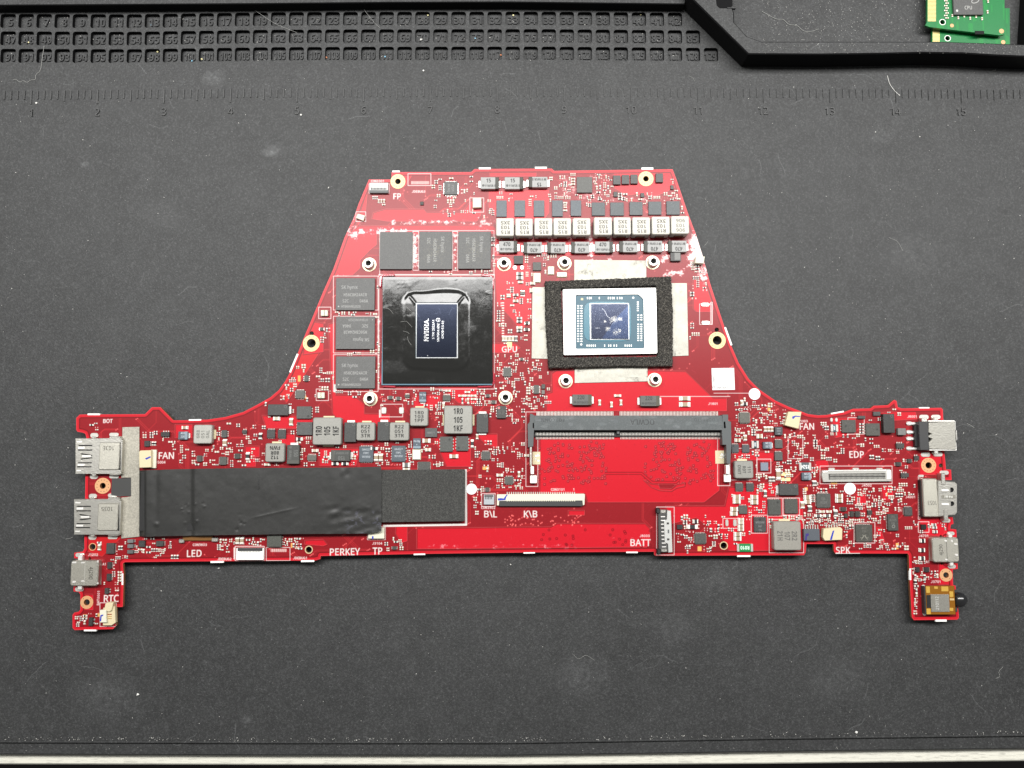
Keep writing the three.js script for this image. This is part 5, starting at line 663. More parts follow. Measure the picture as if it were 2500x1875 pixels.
// wide video port on the right edge
{
  const g = group('video_port', 'wide steel video port on the right edge'); claim(2240, 1160, 2340, 1272);
  mesh('contact_block', bx(2246, 1172, 2256, 1262, 0, 1.8, 0.05), M.black, g);
  const t = []; for (let k = 0; k < 19; k++) t.push(bx(2243, 1180 + k * 4.2, 2249, 1182 + k * 4.2, 0, 0.5, 0.02)); mesh('pins', merge(t), M.pin, g);
  printed('shell', 2252, 1168, 2292, 1262, 0.2, 3.0, '#bdbaae', lines(['1053'], 13, 12, 'rgba(60,58,54,.85)', 180, { x: 4, y: 12, sx: 0.9 }), M.shell, g, { r: 0.4, b: 0.3, grain: 0.05 });
  mesh('mouth', pbx([[2290, 1172], [2332, 1176], [2338, 1182], [2338, 1252], [2332, 1258], [2290, 1262]], -1.5, 2.9, 0.3, [[[2297, 1190], [2326, 1188], [2331, 1193], [2331, 1199], [2326, 1204], [2297, 1204.5], [2297, 1201], [2318, 1200], [2318, 1193], [2297, 1193]], [[2298, 1223.5], [2326, 1222], [2332, 1226], [2332, 1233], [2326, 1238], [2299, 1238.5], [2299, 1235], [2319, 1234], [2319, 1227], [2298, 1227]]]), M.steel, g);
  mesh('inner_block', bx(2292, 1176, 2334, 1256, -1.2, 2.0, 0.05), M.black, g);
  for (const s of [[2298, 1194, 2317, 1199.5], [2299, 1228, 2318, 1233.5]]) plate('spring', ...s, 2.5, 3.05, M.brightSteel, g, 0.1, 0.2);
  for (const s of [[2298, 1155, 2309, 1184], [2304, 1244, 2316, 1272]]) plate('clamp', ...s, 0.1, 3.2, M.steel, g, 0.2, 0.2);
  for (const s of [[2294, 1149, 2317, 1159], [2299, 1266, 2321, 1276], [2242, 1159, 2256, 1165]]) plate('solder_tab', ...s, 0, 0.2, M.solder, g, 0.08, 0.8);
  printed('emblem', 2299, 1209, 2333, 1217, 2.85, 3.0, '#8f8c82', lines(['H-D-M-I'], 6, 6, 'rgba(240,240,235,.9)', 180, { bold: true, sx: 0.9 }), M.shell, g, { b: 0.02 });
}
// power jack
{
  const g = group('power_jack', 'square power jack with steel hood and black collar'); claim(2210, 1010, 2340, 1112);
  mesh('collar', bx(2243, 1029, 2269, 1099, 0, 3.2, 0.15, 0.2), M.darkPlastic, g); mesh('foot_block', bx(2232, 1036, 2244, 1090, 0, 1.6, 0.1), M.black, g);
  mesh('hood', pbx([[2267, 1031], [2330, 1029], [2332, 1031], [2335, 1096], [2333, 1098], [2269, 1096], [2267, 1080], [2276, 1071], [2267, 1068], [2266, 1063], [2276, 1059], [2267, 1056], [2267, 1044]], -1.0, 3.3, 0.15), mat([0.34, 0.33, 0.295], 0.42, 0.8, { bumpMap: dent2, bumpScale: 0.00003 }), g);
  mesh('hood_rim', merge([bx(2266, 1026, 2331, 1029.5, -1, 3.0, 0.1), bx(2269, 1097, 2336, 1100, -1, 3.0, 0.1), bx(2331, 1028, 2334, 1050, -1, 3.0, 0.1), bx(2333, 1080, 2336, 1098, -1, 3.0, 0.1)]), M.brightSteel, g);
  plate('latch', 2334, 1050, 2338, 1075, 0, 2.6, M.brightSteel, g, 0.2, 0.3);
  for (const v of [1034, 1055, 1071, 1095]) { plate('pin', 2213, v - 3.5, 2240, v + 3.5, 0.1, 0.7, M.brightSteel, g, 0.25, 0.5); plate('solder_tab', 2212, v - 5, 2228, v + 5, 0, 0.16, M.solder, g, 0.06, 0.7); }
  for (const [u, v] of [[2256, 1018], [2285, 1018], [2260, 1110], [2290, 1109]]) { plate('solder_tab', u - 12, v - 5.5, u + 12, v + 5.5, 0, 0.2, M.solder, g, 0.08, 0.8); claim(u - 12, v - 6, u + 12, v + 6); }
  for (const s of [[2250, 1020, 2264, 1030], [2280, 1019, 2290, 1030], [2281, 1094, 2291, 1108]]) plate('hood_tab', ...s, 0.2, 2.6, M.steel, g, 0.1, 0.1);
}
// audio jack wrapped in amber film
{
  const g = group('audio_jack', 'audio jack wrapped in amber film with a numbered steel plate'); claim(2244, 1424, 2345, 1506);
  mesh('housing', bx(2256, 1432, 2330, 1500, -1.0, 2.4, 0.2, 0.2), M.darkPlastic, g);
  mesh('amber_film', bx(2259, 1430, 2333, 1500, 2.42, 2.5, 0.02, 0.1), mat([0.27, 0.105, 0.006], 0.1, 0.2, { clearcoat: 1 }), g);
  for (const s of [[2261, 1432, 2271, 1448], [2281, 1432, 2290, 1438], [2298, 1432, 2316, 1444], [2318, 1444, 2328, 1458], [2262, 1486, 2273, 1500], [2298, 1482, 2318, 1494], [2318, 1484, 2328, 1492]]) plate('contact', ...s, 2.4, 2.62, mat([0.85, 0.52, 0.1], 0.25, 0.5), g, 0.08, 0.2);
  mesh('black_window', bx(2262, 1453, 2278, 1484, 2.4, 2.66, 0.03), M.black, g);
  printed('plate', 2272, 1451, 2319, 1494, 2.4, 2.8, '#a7a49b', lines(['210112'], 11, 10, 'rgba(250,250,245,.95)', -90, { x: -7, sx: 0.9 }), M.shell, g, { r: 0.1, b: 0.05, grain: 0.08 });
  const bl = new THREE.LatheGeometry([[0.0011, 0.0025], [0.0013, 0.0021], [0.0019, 0.0018], [0.0024, 0.0012], [0.0026, 0.0003], [0.0026, -0.0021], [0.0001, -0.0021]].map((q) => new THREE.Vector2(q[0], -q[1])), 26).rotateZ(Math.PI / 2), p = P(2345, 1465, BT + 0.0015); bl.translate(p[0], BT + 0.0004, p[1]); mesh('barrel', bl, mat([0.012, 0.012, 0.013], 0.25, 0, { clearcoat: 0.5 }), g);
  plate('side_wing', 2330, 1440, 2338, 1494, -0.9, 0.9, M.darkPlastic, g, 0.1, 0.2); plate('guide', 2319, 1461, 2330, 1466, 2.4, 2.6, M.gold, g, 0.05, 0.05);
  for (const [u, v] of [[2254, 1432], [2257, 1498]]) { const q = P(u, v, BT); mesh('solder_tab', prism(circle(q[0], q[1], 0.0007, 16), BT, BT + 0.0002, 0.00006), M.solder, g); }
}
// memory slot
{
  const g = group('memory_slot', 'long grey memory slot with two metal latches'); claim(1284, 1003, 1790, 1076); claim(1284, 1076, 1315, 1190); claim(1745, 1076, 1790, 1190);
  const gp = mat([1, 1, 1], 0.5, 0, { map: atlasTex });
  printed('housing', 1304, 1014.5, 1764, 1050, 1.9, 3.7, '#4b5051', both(lines(['FOXCONN'], 10, 10, 'rgba(30,32,33,.75)', 180, { x: -184, y: -7, sx: 1.2, bold: true }), lines(['OCWLA'], 17, 10, 'rgba(22,24,25,.85)', 180, { x: 35, y: -2, sx: 1.05 }), lines(['DDR4 STD'], 10, 10, 'rgba(35,37,38,.7)', 180, { x: 186, y: -8, sx: 1.15 }), (c, w, h) => { for (let i = 0; i < 60; i++) { c.fillStyle = `rgba(230,235,238,${0.1 * rnd()})`; c.beginPath(); c.ellipse(rnd() * w, rnd() * h, rr(3, 14), rr(1, 5), 0, 0, 7); c.fill(); } }), gp, g, { b: 0.06, r: 0.1 });
  const pl = mat([0.075, 0.083, 0.085], 0.5);
  mesh('end_block', pbx([[1294, 1010], [1298, 1010], [1306, 1015], [1306, 1050], [1304, 1050], [1302, 1090], [1289, 1092], [1288, 1036], [1293, 1030]], 0, 3.6, 0.08, [[[1300, 1032], [1304, 1032], [1304, 1046], [1300, 1046]]]), pl, g);
  mesh('end_block', pbx([[1764, 1012], [1778, 1012], [1778, 1027], [1785, 1030], [1786, 1090], [1783, 1132], [1774, 1132], [1773, 1086], [1764, 1086], [1762, 1050]], 0, 3.6, 0.08, [[[1766, 1030], [1771, 1028], [1773, 1046], [1767, 1046]]]), pl, g);
  mesh('lower_jaw', bx(1304, 1046, 1764, 1066, 0, 0.9, 0.04), M.black, g); mesh('slot_back', bx(1304, 1018, 1764, 1046, 0, 1.9, 0.02), M.black, g);
  const tails = [], bars = [], feet = [];
  for (let u = 1310; u < 1754; u += 3.5) { if (u > 1497 && u < 1512) continue; tails.push(bx(u, 1004.5, u + 1.9, 1015, 0, 0.3, 0.02)); }
  for (let u = 1308; u < 1759; u += 3.5) { if (u > 1500 && u < 1514) continue; bars.push(bx(u, 1055.5, u + 2, 1063, 0.8, 1.25, 0.05)); feet.push(bx(u, 1066.5, u + 2, 1072.5, 0, 0.35, 0.05)); }
  for (const [n, a] of [['tail_pins', tails], ['contact_pins', bars], ['front_pins', feet]]) mesh(n, merge(a), M.pin, g).userData.kind = 'stuff';
  mesh('key', bx(1506, 1049, 1513, 1060, 0.8, 2.4, 0.2, 0.3), M.greyPlastic, g);
  for (const [u0, v0, u1, v1] of [[1300, 1103, 1319, 1134], [1746, 1100, 1776, 1132]]) { plate('solder_pad', u0, v0, u1, v1, 0, 0.1, M.cream, g, 0.03, 0.1); for (let k = 0; k < 7; k++) { const u = rr(u0 + 4, u1 - 7), v = rr(v0 + 3, v1 - 8); plate('solder_wave', u, v, u + rr(3, 8), v + rr(2, 6), 0.05, 0.25, M.brightSteel, g, 0.08, 0.3); } }
  for (const [n, s] of [['latch_arm', [1293, 1072, 1299, 1138]], ['latch_plate', [1295, 1138, 1304, 1158]], ['latch_end', [1294, 1160, 1311, 1180]], ['latch_arm', [1777, 1068, 1782, 1136]], ['latch_plate', [1772, 1135, 1782, 1158]], ['latch_end', [1767, 1158, 1785, 1177]]]) plate(n, ...s, 0.9, n === 'latch_end' ? 2.0 : 3.3, n === 'latch_arm' ? M.steel : M.brightSteel, g, 0.15, 0.3);
}
// keyboard ribbon connector
{
  const g = group('ribbon_connector', 'long white ribbon connector with black flap and blue ink stroke'); claim(1208, 1198, 1430, 1238);
  mesh('housing', pbx([[1213, 1207], [1426, 1205.5], [1428, 1208], [1427, 1232], [1423, 1234], [1422, 1222], [1219, 1223], [1218, 1234], [1213, 1234]], 0, 1.5, 0.06), M.ivory, g);
  mesh('flap', bx(1219, 1222.5, 1422, 1236, 0.2, 1.3, 0.1), mat([0.04, 0.04, 0.04], 0.4), g);
  const a = [], b = []; for (let k = 0; k < 32; k++) { const u = 1237 + k * 5.3; a.push(bx(u, 1201, u + 2.6, 1207.5, 0, 0.3, 0.02)); b.push(bx(u, 1219, u + 3, 1224, 1.0, 1.56, 0.03)); }
  mesh('tail_pins', merge(a), M.pin, g); mesh('teeth', merge(b), M.ivory, g);
  mesh('ink_stroke', pbx([[1215, 1217], [1222, 1216], [1230, 1217], [1233, 1212], [1237, 1207.5], [1240, 1208], [1236, 1213], [1234, 1221], [1216, 1222]], 1.5, 1.52, 0.004), M.blueInk, g);
}
// small ribbon connectors
{
  const g = group('ribbon_connector', 'tiny grey ribbon connector above the letters B\\L'); claim(1178, 1204, 1210, 1236);
  mesh('housing', bx(1181, 1207, 1206.5, 1232, 0, 1.1, 0.08), mat([0.42, 0.45, 0.47], 0.4, 0.4), g); mesh('flap', bx(1183, 1208, 1204, 1213, 1.0, 1.3, 0.08), M.greyPlastic, g);
  const t = []; for (let k = 0; k < 5; k++) t.push(bx(1184.5 + k * 3.8, 1213, 1186 + k * 3.8, 1219, 0.9, 1.2, 0.02)); mesh('pins', merge(t), M.black, g);
  const h = group('ribbon_connector', 'small white ribbon connector on the bottom edge'); claim(574, 1334, 646, 1370);
  mesh('housing', bx(577, 1338, 643, 1367, 0, 1.4, 0.08, 0.1), M.white, h); mesh('flap', bx(580, 1338, 640, 1345, 1.2, 1.75, 0.1), M.darkPlastic, h);
  const q = []; for (let k = 0; k < 14; k++) q.push(bx(585 + k * 3.7, 1345, 587 + k * 3.7, 1349, 1.3, 1.5, 0.02)); mesh('pins', merge(q), M.pin, h);
  const f = group('ribbon_connector', 'grey ribbon connector beside the letters FP'); claim(898, 444, 952, 476);
  mesh('housing', bx(902, 446, 947, 470, 0, 1.1, 0.08), mat([0.42, 0.42, 0.41], 0.45, 0.2), f); const r = []; for (let k = 0; k < 11; k++) r.push(bx(906 + k * 3.5, 458, 908 + k * 3.5, 463, 1.05, 1.22, 0.02)); mesh('pins', merge(r), M.black, f); mesh('flap', bx(902, 464, 948, 471, 0.5, 1.3, 0.1), M.greyPlastic, f);
  const l = group('ribbon_connector', 'white ribbon connector peeking out from under the black sheet'); claim(895, 1284, 942, 1320);
  mesh('housing', bx(899, 1288, 938, 1315, 0, 1.4, 0.08), M.ivory, l); mesh('ink_stroke', bx(908, 1309, 912, 1315.5, 1.4, 1.42, 0.004), M.blueInk, l);
  const e = group('ribbon_connector', 'amber ribbon connector half hidden below the black sheet'); claim(430, 1304, 534, 1326);
  mesh('flap', bx(446, 1308, 518, 1320, 0, 0.9, 0.1), mat([0.16, 0.07, 0.015], 0.35), e); for (const s of [[436, 1316, 449, 1326], [516, 1313, 532, 1323]]) plate('end_clip', ...s, 0, 1.0, M.steel, e, 0.2, 0.3);
}
// battery connector
{
  const g = group('battery_connector', 'upright black battery connector with pale metal clip'); claim(1600, 1236, 1648, 1358);
  mesh('housing', bx(1607, 1245, 1634, 1348, 0, 2.0, 0.15, 0.1), mat([0.05, 0.05, 0.048], 0.45), g);
  for (const s of [[1602, 1240, 1612, 1254], [1604, 1340, 1614, 1354]]) plate('end_post', ...s, 0, 2.4, M.black, g, 0.3, 0.4);
  const hl = [R4(1627, 1275, 1634, 1281), R4(1628, 1314, 1635, 1320)];
  mesh('clip', pbx([[1629, 1246], [1638, 1247], [1642, 1348], [1632, 1349], [1631, 1328], [1623, 1324], [1621, 1272], [1628, 1268]], 1.9, 2.5, 0.08, hl), mat([0.7, 0.7, 0.67], 0.35, 0.6), g);
  for (const s of [[1612, 1244, 1626, 1253], [1614, 1340, 1629, 1348]]) plate('end_clip', ...s, 1.8, 2.3, M.steel, g, 0.2, 0.2);
  for (let k = 0; k < 9; k++) plate('pin', 1613 + k * 0.35, 1260 + k * 9.2, 1624 + k * 0.35, 1263 + k * 9.2, 1.9, 2.2, M.brightSteel, g, 0.08, 0.05);
  plate('lock_slot', 1630, 1293, 1634, 1302, 2.4, 2.56, M.greyPlastic, g, 0.03, 0.1);
}
// display connector
{
  const g = group('display_connector', 'long fine-pitch metal connector below the letters EDP'); claim(2000, 1134, 2180, 1183);
  mesh('shell', pbx([[2008, 1148], [2172, 1145], [2176, 1148], [2177, 1175], [2010, 1177], [2006, 1160]], 0, 1.3, 0.1, [[[2022, 1156], [2162, 1154], [2163, 1170], [2023, 1172]]]), mat([0.55, 0.54, 0.5], 0.35, 0.7), g);
  mesh('core', bx(2022, 1154, 2164, 1173, 0, 0.7, 0.02), M.black, g); const a = []; for (let k = 0; k < 46; k++) { a.push(bx(2026 + k * 3, 1156, 2027.6 + k * 3, 1162, 0.6, 1.0, 0.03)); a.push(bx(2026 + k * 3, 1164, 2027.6 + k * 3, 1171, 0.6, 1.0, 0.03)); }
  mesh('contact_pins', merge(a), M.pin, g).userData.kind = 'stuff';
  for (const s of [[2008, 1149, 2022, 1154], [2164, 1148, 2177, 1170], [2022, 1147, 2165, 1150]]) plate('rim', ...s, 1.2, 1.5, M.brightSteel, g, 0.1, 0.05);
  for (const u of [2023, 2082, 2140]) plate('solder_tab', u, 1142, u + 16, 1149, 0, 0.6, M.solder, g, 0.2, 0.3);
}
// cream plugs with a stroke of blue ink
function plugBox(label, pts, h, ink, extra) {
  const g = group('plug_socket', label); const us = pts.map((p) => p[0]), vs = pts.map((p) => p[1]); claim(Math.min(...us), Math.min(...vs), Math.max(...us), Math.max(...vs));
  mesh('housing', pbx(pts, 0.1, h, 0.12), M.cream, g); if (ink) mesh('ink_stroke', pbx(ink, h, h + 0.02, 0.004), M.blueInk, g); if (extra) extra(g); return g;
}
plugBox('cream fan socket with a blue stroke at the left FAN label', [[342, 1100], [369, 1099], [369, 1141], [340, 1142], [339, 1104]], 2.2, [[354, 1119], [367, 1113.5], [368, 1117], [357, 1122.5]], (g) => plate('side_lip', 369, 1098, 380, 1143, 0, 0.9, M.ivory, g, 0.1));
plugBox('tilted cream fan socket with a blue stroke at the right FAN label', [[1925, 1005], [1957, 1005.5], [1950, 1047], [1916, 1038]], 2.2, [[1934, 1017], [1942, 1014.5], [1954, 1016], [1953.5, 1018], [1942, 1017.5], [1937, 1023], [1934.5, 1022]], (g) => mesh('pins', merge([0, 1, 2, 3].map((k) => bx(1913 - k * 1.5, 1008 + k * 8, 1921 - k * 1.5, 1011 + k * 8, 0, 0.4, 0.05))), M.pin, g));
plugBox('cream speaker socket with a blue stroke on the notched bottom edge', [[2011, 1291], [2052, 1287], [2057, 1292], [2056, 1318], [2014, 1320], [2009, 1312]], 2.2, [[2033, 1296], [2037, 1295], [2031, 1318], [2026, 1318]], (g) => mesh('pins', merge([0, 1, 2, 3, 4].map((k) => bx(2016 + k * 6.5, 1280, 2019 + k * 6.5, 1288, 0, 0.4, 0.05))), M.pin, g));
{ const g = group('plug_socket', 'dark socket with a purple ink stroke beside the cream speaker socket'); claim(1960, 1286, 2004, 1326); mesh('housing', bx(1962, 1291.5, 2002, 1320, 0.1, 1.8, 0.12, 0.1), mat([0.075, 0.085, 0.10], 0.45), g); mesh('ink_stroke', pbx([[1967, 1303], [1974, 1302], [1975, 1307], [1970, 1310], [1970, 1319], [1965, 1319]], 1.8, 1.82, 0.004), mat([0.03, 0.015, 0.16], 0.5), g); mesh('pins', merge([0, 1, 2, 3, 4, 5].map((k) => bx(1965 + k * 6, 1281, 1968 + k * 6, 1291, 0, 0.4, 0.05))), M.pin, g); }
{
  const g = group('plug_socket', 'cream battery socket with a blue ink hook below the letters RTC'); claim(240, 1468, 286, 1532);
  mesh('housing', pbx([[252, 1484], [280, 1480], [282, 1520], [272, 1527], [251, 1527]], 0.1, 1.7, 0.1), M.cream, g);
  mesh('plug', pbx([[243, 1490], [259, 1489], [260, 1520], [243, 1520]], 0.2, 2.6, 0.12), M.ivory, g); mesh('upper_block', pbx([[257, 1474], [262, 1471], [277, 1471], [272, 1490], [266, 1494], [254, 1490]], 0.1, 2.4, 0.12), M.cream, g);
  mesh('ink_stroke', pbx([[245, 1502], [252, 1500], [252, 1503], [248, 1505], [247, 1517], [243.5, 1517]], 2.6, 2.62, 0.004), M.blueInk, g); for (const v of [1499, 1504, 1509]) plate('wire', 261, v, 272, v + 2, 1.6, 1.95, v === 1499 ? mat([0.35, 0.05, 0.01], 0.5) : M.gold, g, 0.1, 0.05);
}
// ------------------------------------------------------------------ sticker, grey pad, black sheet with the drive below, tapes
{
  const q = P(1738, 898, BT + 0.0001), r = P(1794, 952, BT + 0.0001), w = r[0] - q[0], d = r[1] - q[1];
  const m = body('sticker', 1737.5, 898.5, 1794, 952, 0.12, '#dedddd', both(lines(['Y513MC00C0'], 8, 8, '#35332f', 0, { y: 21, x: -8, sx: 0.85 }), lines(['3113M00'], 7.5, 8, '#35332f', -90, { x: -23, y: 5, sx: 0.85 }), (c) => { c.strokeStyle = 'rgba(120,118,112,.55)'; c.lineWidth = 0.9; c.strokeRect(11, 3, 41, 38); }), { mat: mat([1, 1, 1], 0.5, 0, { map: atlasTex }), b: 0.02, grain: 0.02 }); m.userData.label = 'white printed sticker near the curved edge'; m.rotation.y = 0.015;
}
{
  const padTex = pixels(512, 320, (i, j) => { const n = hash(i >> 1, j >> 1) * 0.6 + noise(i / 3, j / 3) * 0.55; const k = 56 + 44 * Math.pow(n, 1.7); return [k, k, k * 0.97]; });
  const p = P(932, 1146, BT + 0.0024), g = pbx([[880, 1148], [1133.5, 1145.5], [1135, 1150], [1134, 1271], [1131, 1272.5], [880, 1276]], 0, 2.4, 0.1); planar(g, p[0] - 0.01, p[1] - 0.002, 0.045, 0.028);
  claim(325, 1140, 1142, 1312, 0);
  mesh('grey_pad', g, mat([1, 1, 1], 0.85, 0, { map: padTex, bumpMap: grain, bumpScale: 0.0002 }), board, 'rough dark grey sponge pad half covered by the black sheet');
  mesh('drive', bx(345, 1152, 915, 1296, 0, 2.5, 0.05), M.blackMatte, board, 'flat drive hidden under the black sheet');
  const NU = 240, NV = 80, pos = [], idx = [], top = [[331, 1149], [440, 1145], [600, 1142.5], [760, 1141.5], [860, 1141], [930, 1139.5]], bot = [[331, 1311], [420, 1309], [560, 1306], [660, 1304.5], [760, 1303.5], [860, 1303], [905, 1302], [918, 1300], [931, 1296.5]];
  const bumps = []; for (let k = 0; k < 16; k++) bumps.push([rr(425, 500), rr(1225, 1294), rr(1.5, 4), rr(-0.10, 0.16)]); for (let k = 0; k < 10; k++) bumps.push([rr(575, 600), rr(1255, 1298), rr(2, 4), rr(-0.16, 0.04)]); bumps.push([838, 1152, 8, 0.14], [846, 1156, 9, -0.12], [470, 1297, 20, -0.3], [382, 1280, 5, 0.2]);
  for (let j = 0; j <= NV; j++) for (let i = 0; i <= NU; i++) {
    const u = 328.5 + 602 * i / NU + 0.8 * noise(j / 5, 3), a = lerpTab(top, u), b = lerpTab(bot, u), v = a + (b - a) * j / NV + (j === 0 || j === NV ? 0.7 * (noise(i / 4, j) - 0.5) : 0), p = P(u, v, BT + 0.0030);
    let h = 0.35 + 2.55 * sst(331, 358, u) + 0.14 * sst(463, 477, u) - 0.30 * sst(425, 470, u) * (1 - sst(463, 477, u)) - 0.25 * Math.exp(-Math.pow((u - 380) / 9, 2)) * (1 - 0.6 * sst(1180, 1290, v)); for (const [x, y, r, k] of bumps) { const q = ((u - x) ** 2 + (v - y) ** 2) / (r * r); if (q < 6) h += k * Math.exp(-q); }
    const cr = sst(770, 830, u) * sst(1218, 1250, v); h += cr * (0.30 * (noise(u / 34, v / 13 + u / 60) - 0.5) + 0.07 * (noise(u / 12, v / 8) - 0.5)) + 0.22 * (fbm(u / 60, v / 60) - 0.5) + 0.06 * Math.sin(u / 75) * sst(1150, 1300, v);
    h += 0.09 * Math.exp(-Math.abs(v - (1290 - (u - 500) * 0.22)) / 3) * sst(600, 640, u) * (1 - sst(700, 740, u)) ;
    pos.push(p[0], BT + h * MM, p[1]);
  }
  for (let j = 0; j < NV; j++) for (let i = 0; i < NU; i++) { const a = j * (NU + 1) + i, b = a + 1, c = a + NU + 1, e = c + 1; idx.push(a, c, b, b, c, e); }
  const sg = new THREE.BufferGeometry(); sg.setAttribute('position', new THREE.BufferAttribute(new Float32Array(pos), 3)); sg.setIndex(idx); sg.computeVertexNormals();
  const o = P(331, 1139, BT + 0.003), e = P(930, 1312, BT + 0.003); planar(sg, o[0], o[1], e[0] - o[0], e[1] - o[1]);
  const stex = pixels(1200, 350, (i, j) => { const y = 350 - j, n = fbm(i / 26, y / 26), f = hash(i, y); let k = 34 + 9 * (n - 0.5) + 8 * f; if (f > 0.9985) k += 60; const st = sst(0.58, 0.7, fbm(i / 20 + 30, y / 14)) * sst(1000, 1060, i) * sst(205, 235, y); k += 24 * st; if (Math.abs(i - 600 - 4 * noise(y / 9, 1)) < 5 && y > 40 && y < 120 && noise(i / 3, y / 5) > 0.45) k -= 16; return [k, k, k * (0.965 + 0.16 * st)]; });  // paler bluish patches at lower right: glare on the crinkles, painted in
  mesh('black_sheet', sg, mat([1, 1, 1], 0.4, 0, { map: stex, specularIntensity: 1 }), board, 'long black plastic sheet taped over the drive');
  const tape = pixels(256, 256, (i, j) => { const k = 148 + 26 * fbm(i / 40, j / 40) + 34 * (noise(i / 2.4, j / 2.4) - 0.5); return [k, k * 0.975, k * 0.9]; });
  mesh('silver_tape', planar(pbx([[299, 1043], [340, 1042], [340, 1146], [340, 1310], [296, 1314.5], [296, 1215], [320, 1212], [320, 1166], [296, 1166]], 0.3, 0.5, 0.02), 0, 0, 0.03, 0.03), mat([1, 1, 1], 0.5, 0.35, { map: tape }), board, 'silver tape strip holding the left end of the black sheet'); claim(292, 1040, 342, 1316);
  mesh('black_tape', pbx([[273, 1168], [320, 1167], [320, 1211], [290, 1212], [271, 1208]], 0.05, 0.35, 0.03), mat([0.035, 0.035, 0.034], 0.55), board, 'square of black tape between the two left ports'); claim(268, 1164, 322, 1214);
}

// ------------------------------------------------------------------ the crowd of small passives
{
  const Z = [
    // u0, v0, u1, v1, share
    [905, 470, 960, 510, 10], [1055, 425, 1165, 520, 60], [1340, 415, 1500, 500, 120], [1500, 470, 1680, 500, 44], [1210, 470, 1440, 492, 30], [1180, 490, 1212, 530, 12], [1640, 420, 1700, 525, 14], [1050, 655, 1210, 676, 18], [1200, 560, 1212, 665, 14],
    [1285, 620, 1400, 700, 40], [1215, 690, 1300, 870, 60], [1200, 860, 1340, 1005, 150], [1680, 640, 1740, 700, 26], [1680, 690, 1698, 840, 18], [760, 800, 800, 835, 10], [640, 890, 812, 1010, 74], [815, 856, 926, 868, 14], [815, 760, 926, 772, 14], [820, 948, 920, 958, 16], [916, 680, 930, 950, 14], [930, 950, 1230, 992, 90], [1180, 975, 1290, 1030, 26],
    [430, 1030, 640, 1140, 110], [340, 1040, 430, 1100, 22], [640, 1040, 770, 1140, 40], [760, 1090, 880, 1140, 26], [910, 1080, 1080, 1145, 60], [1140, 1080, 1290, 1200, 90], [1060, 1000, 1090, 1060, 14], [1155, 1200, 1185, 1250, 12], [1210, 1140, 1285, 1200, 30], [940, 1290, 980, 1350, 18],
    [205, 1305, 420, 1370, 60], [530, 1304, 740, 1338, 60], [235, 1360, 300, 1460, 22], [180, 1495, 245, 1535, 20], [220, 1030, 250, 1050, 6],
    [1785, 975, 1960, 1130, 170], [1840, 1120, 2005, 1210, 80], [1960, 1030, 2060, 1160, 70], [1985, 1180, 2200, 1350, 190], [1640, 1255, 1800, 1355, 90], [1780, 1180, 1870, 1320, 40], [2080, 1180, 2250, 1300, 70], [2080, 990, 2260, 1150, 60], [1960, 1255, 2040, 1290, 20], [2130, 1320, 2230, 1352, 20], [2225, 1360, 2300, 1430, 40], [2225, 1430, 2256, 1510, 20], [1880, 1255, 2080, 1290, 40], [2250, 1260, 2330, 1310, 12],
  ];
  const sizes = [[7.6, 4.2], [6.2, 3.3], [5, 2.8]], kinds = ['cap', 'res', 'pale', 'ferrite'];
  const lots = {}; let single = 0;
  pc.fillStyle = TIN;
  for (const [u0, v0, u1, v1, share] of Z) {
    const n = Math.round(share * 0.68);
    let made = 0;
    for (let tries = 0; tries < n * 14 && made < n; tries++) {
      const s = pick([0, 1, 1, 2, 2]), [l, w] = sizes[s], turn = rnd() < 0.5 ? 1 : 0, du = turn ? w + rr(1.6, 2.6) : 0, dv = turn ? 0 : w + rr(1.6, 2.6), m = ri(1, 4), kind = pick(['cap', 'cap', 'res', 'res', 'pale', 'ferrite']);
      let u = rr(u0, u1), v = rr(v0, v1);
      for (let k = 0; k < m && made < n; k++, u += du, v += dv) {
        const hu = (turn ? w : l) / 2, hv = (turn ? l : w) / 2;
        if (!inOutline(u, v) || edgeDist(u, v) < 9 || !free(u - hu, v - hv, u + hu, v + hv)) continue; if (rnd() < 0.18) continue;
        // tinned lands
        for (const e of [-1, 1]) { const cu = u + (turn ? 0 : e * l * 0.56), cv = v + (turn ? e * l * 0.56 : 0), a = (turn ? w : l * 0.3) / 2, b = (turn ? l * 0.3 : w) / 2; fillRect(cu - a, cv - b, cu + a, cv + b, TIN); }
        made++;
        if (rnd() < 0.12) { claim(u - hu, v - hv, u + hu, v + hv, 1); continue; }      // an unfitted pair of lands
        if (s === 0 && single < 150) { passive(u, v, l, w, kind, turn); single++; continue; }
        claim(u - hu, v - hv, u + hu, v + hv, 1); const key = s + kind; (lots[key] ??= { l, w, kind, at: [] }); passive(u, v, l, w, kind, turn, { matrices: lots[key].at });
      }
    }
  }
  const o = new THREE.Object3D();
  for (const { l, w, kind, at } of Object.values(lots)) {
    const im = new THREE.InstancedMesh(passGeo[[l, w, kind].join()], M.ceramic, at.length); im.name = kind === 'res' ? 'small_resistors' : 'small_capacitors'; im.userData.kind = 'stuff'; im.castShadow = im.receiveShadow = true;
    at.forEach(([x, z, t], i) => { o.position.set(x, BT, z); o.rotation.set(0, t ? Math.PI / 2 : 0, 0); o.updateMatrix(); im.setMatrixAt(i, o.matrix); }); board.add(im);
  }
  console.log('passives', single, Object.values(lots).reduce((a, b) => a + b.at.length, 0));
}
{ const p = P(1250, 1000, BB); rebase(board, p[0], BB, p[1]); }

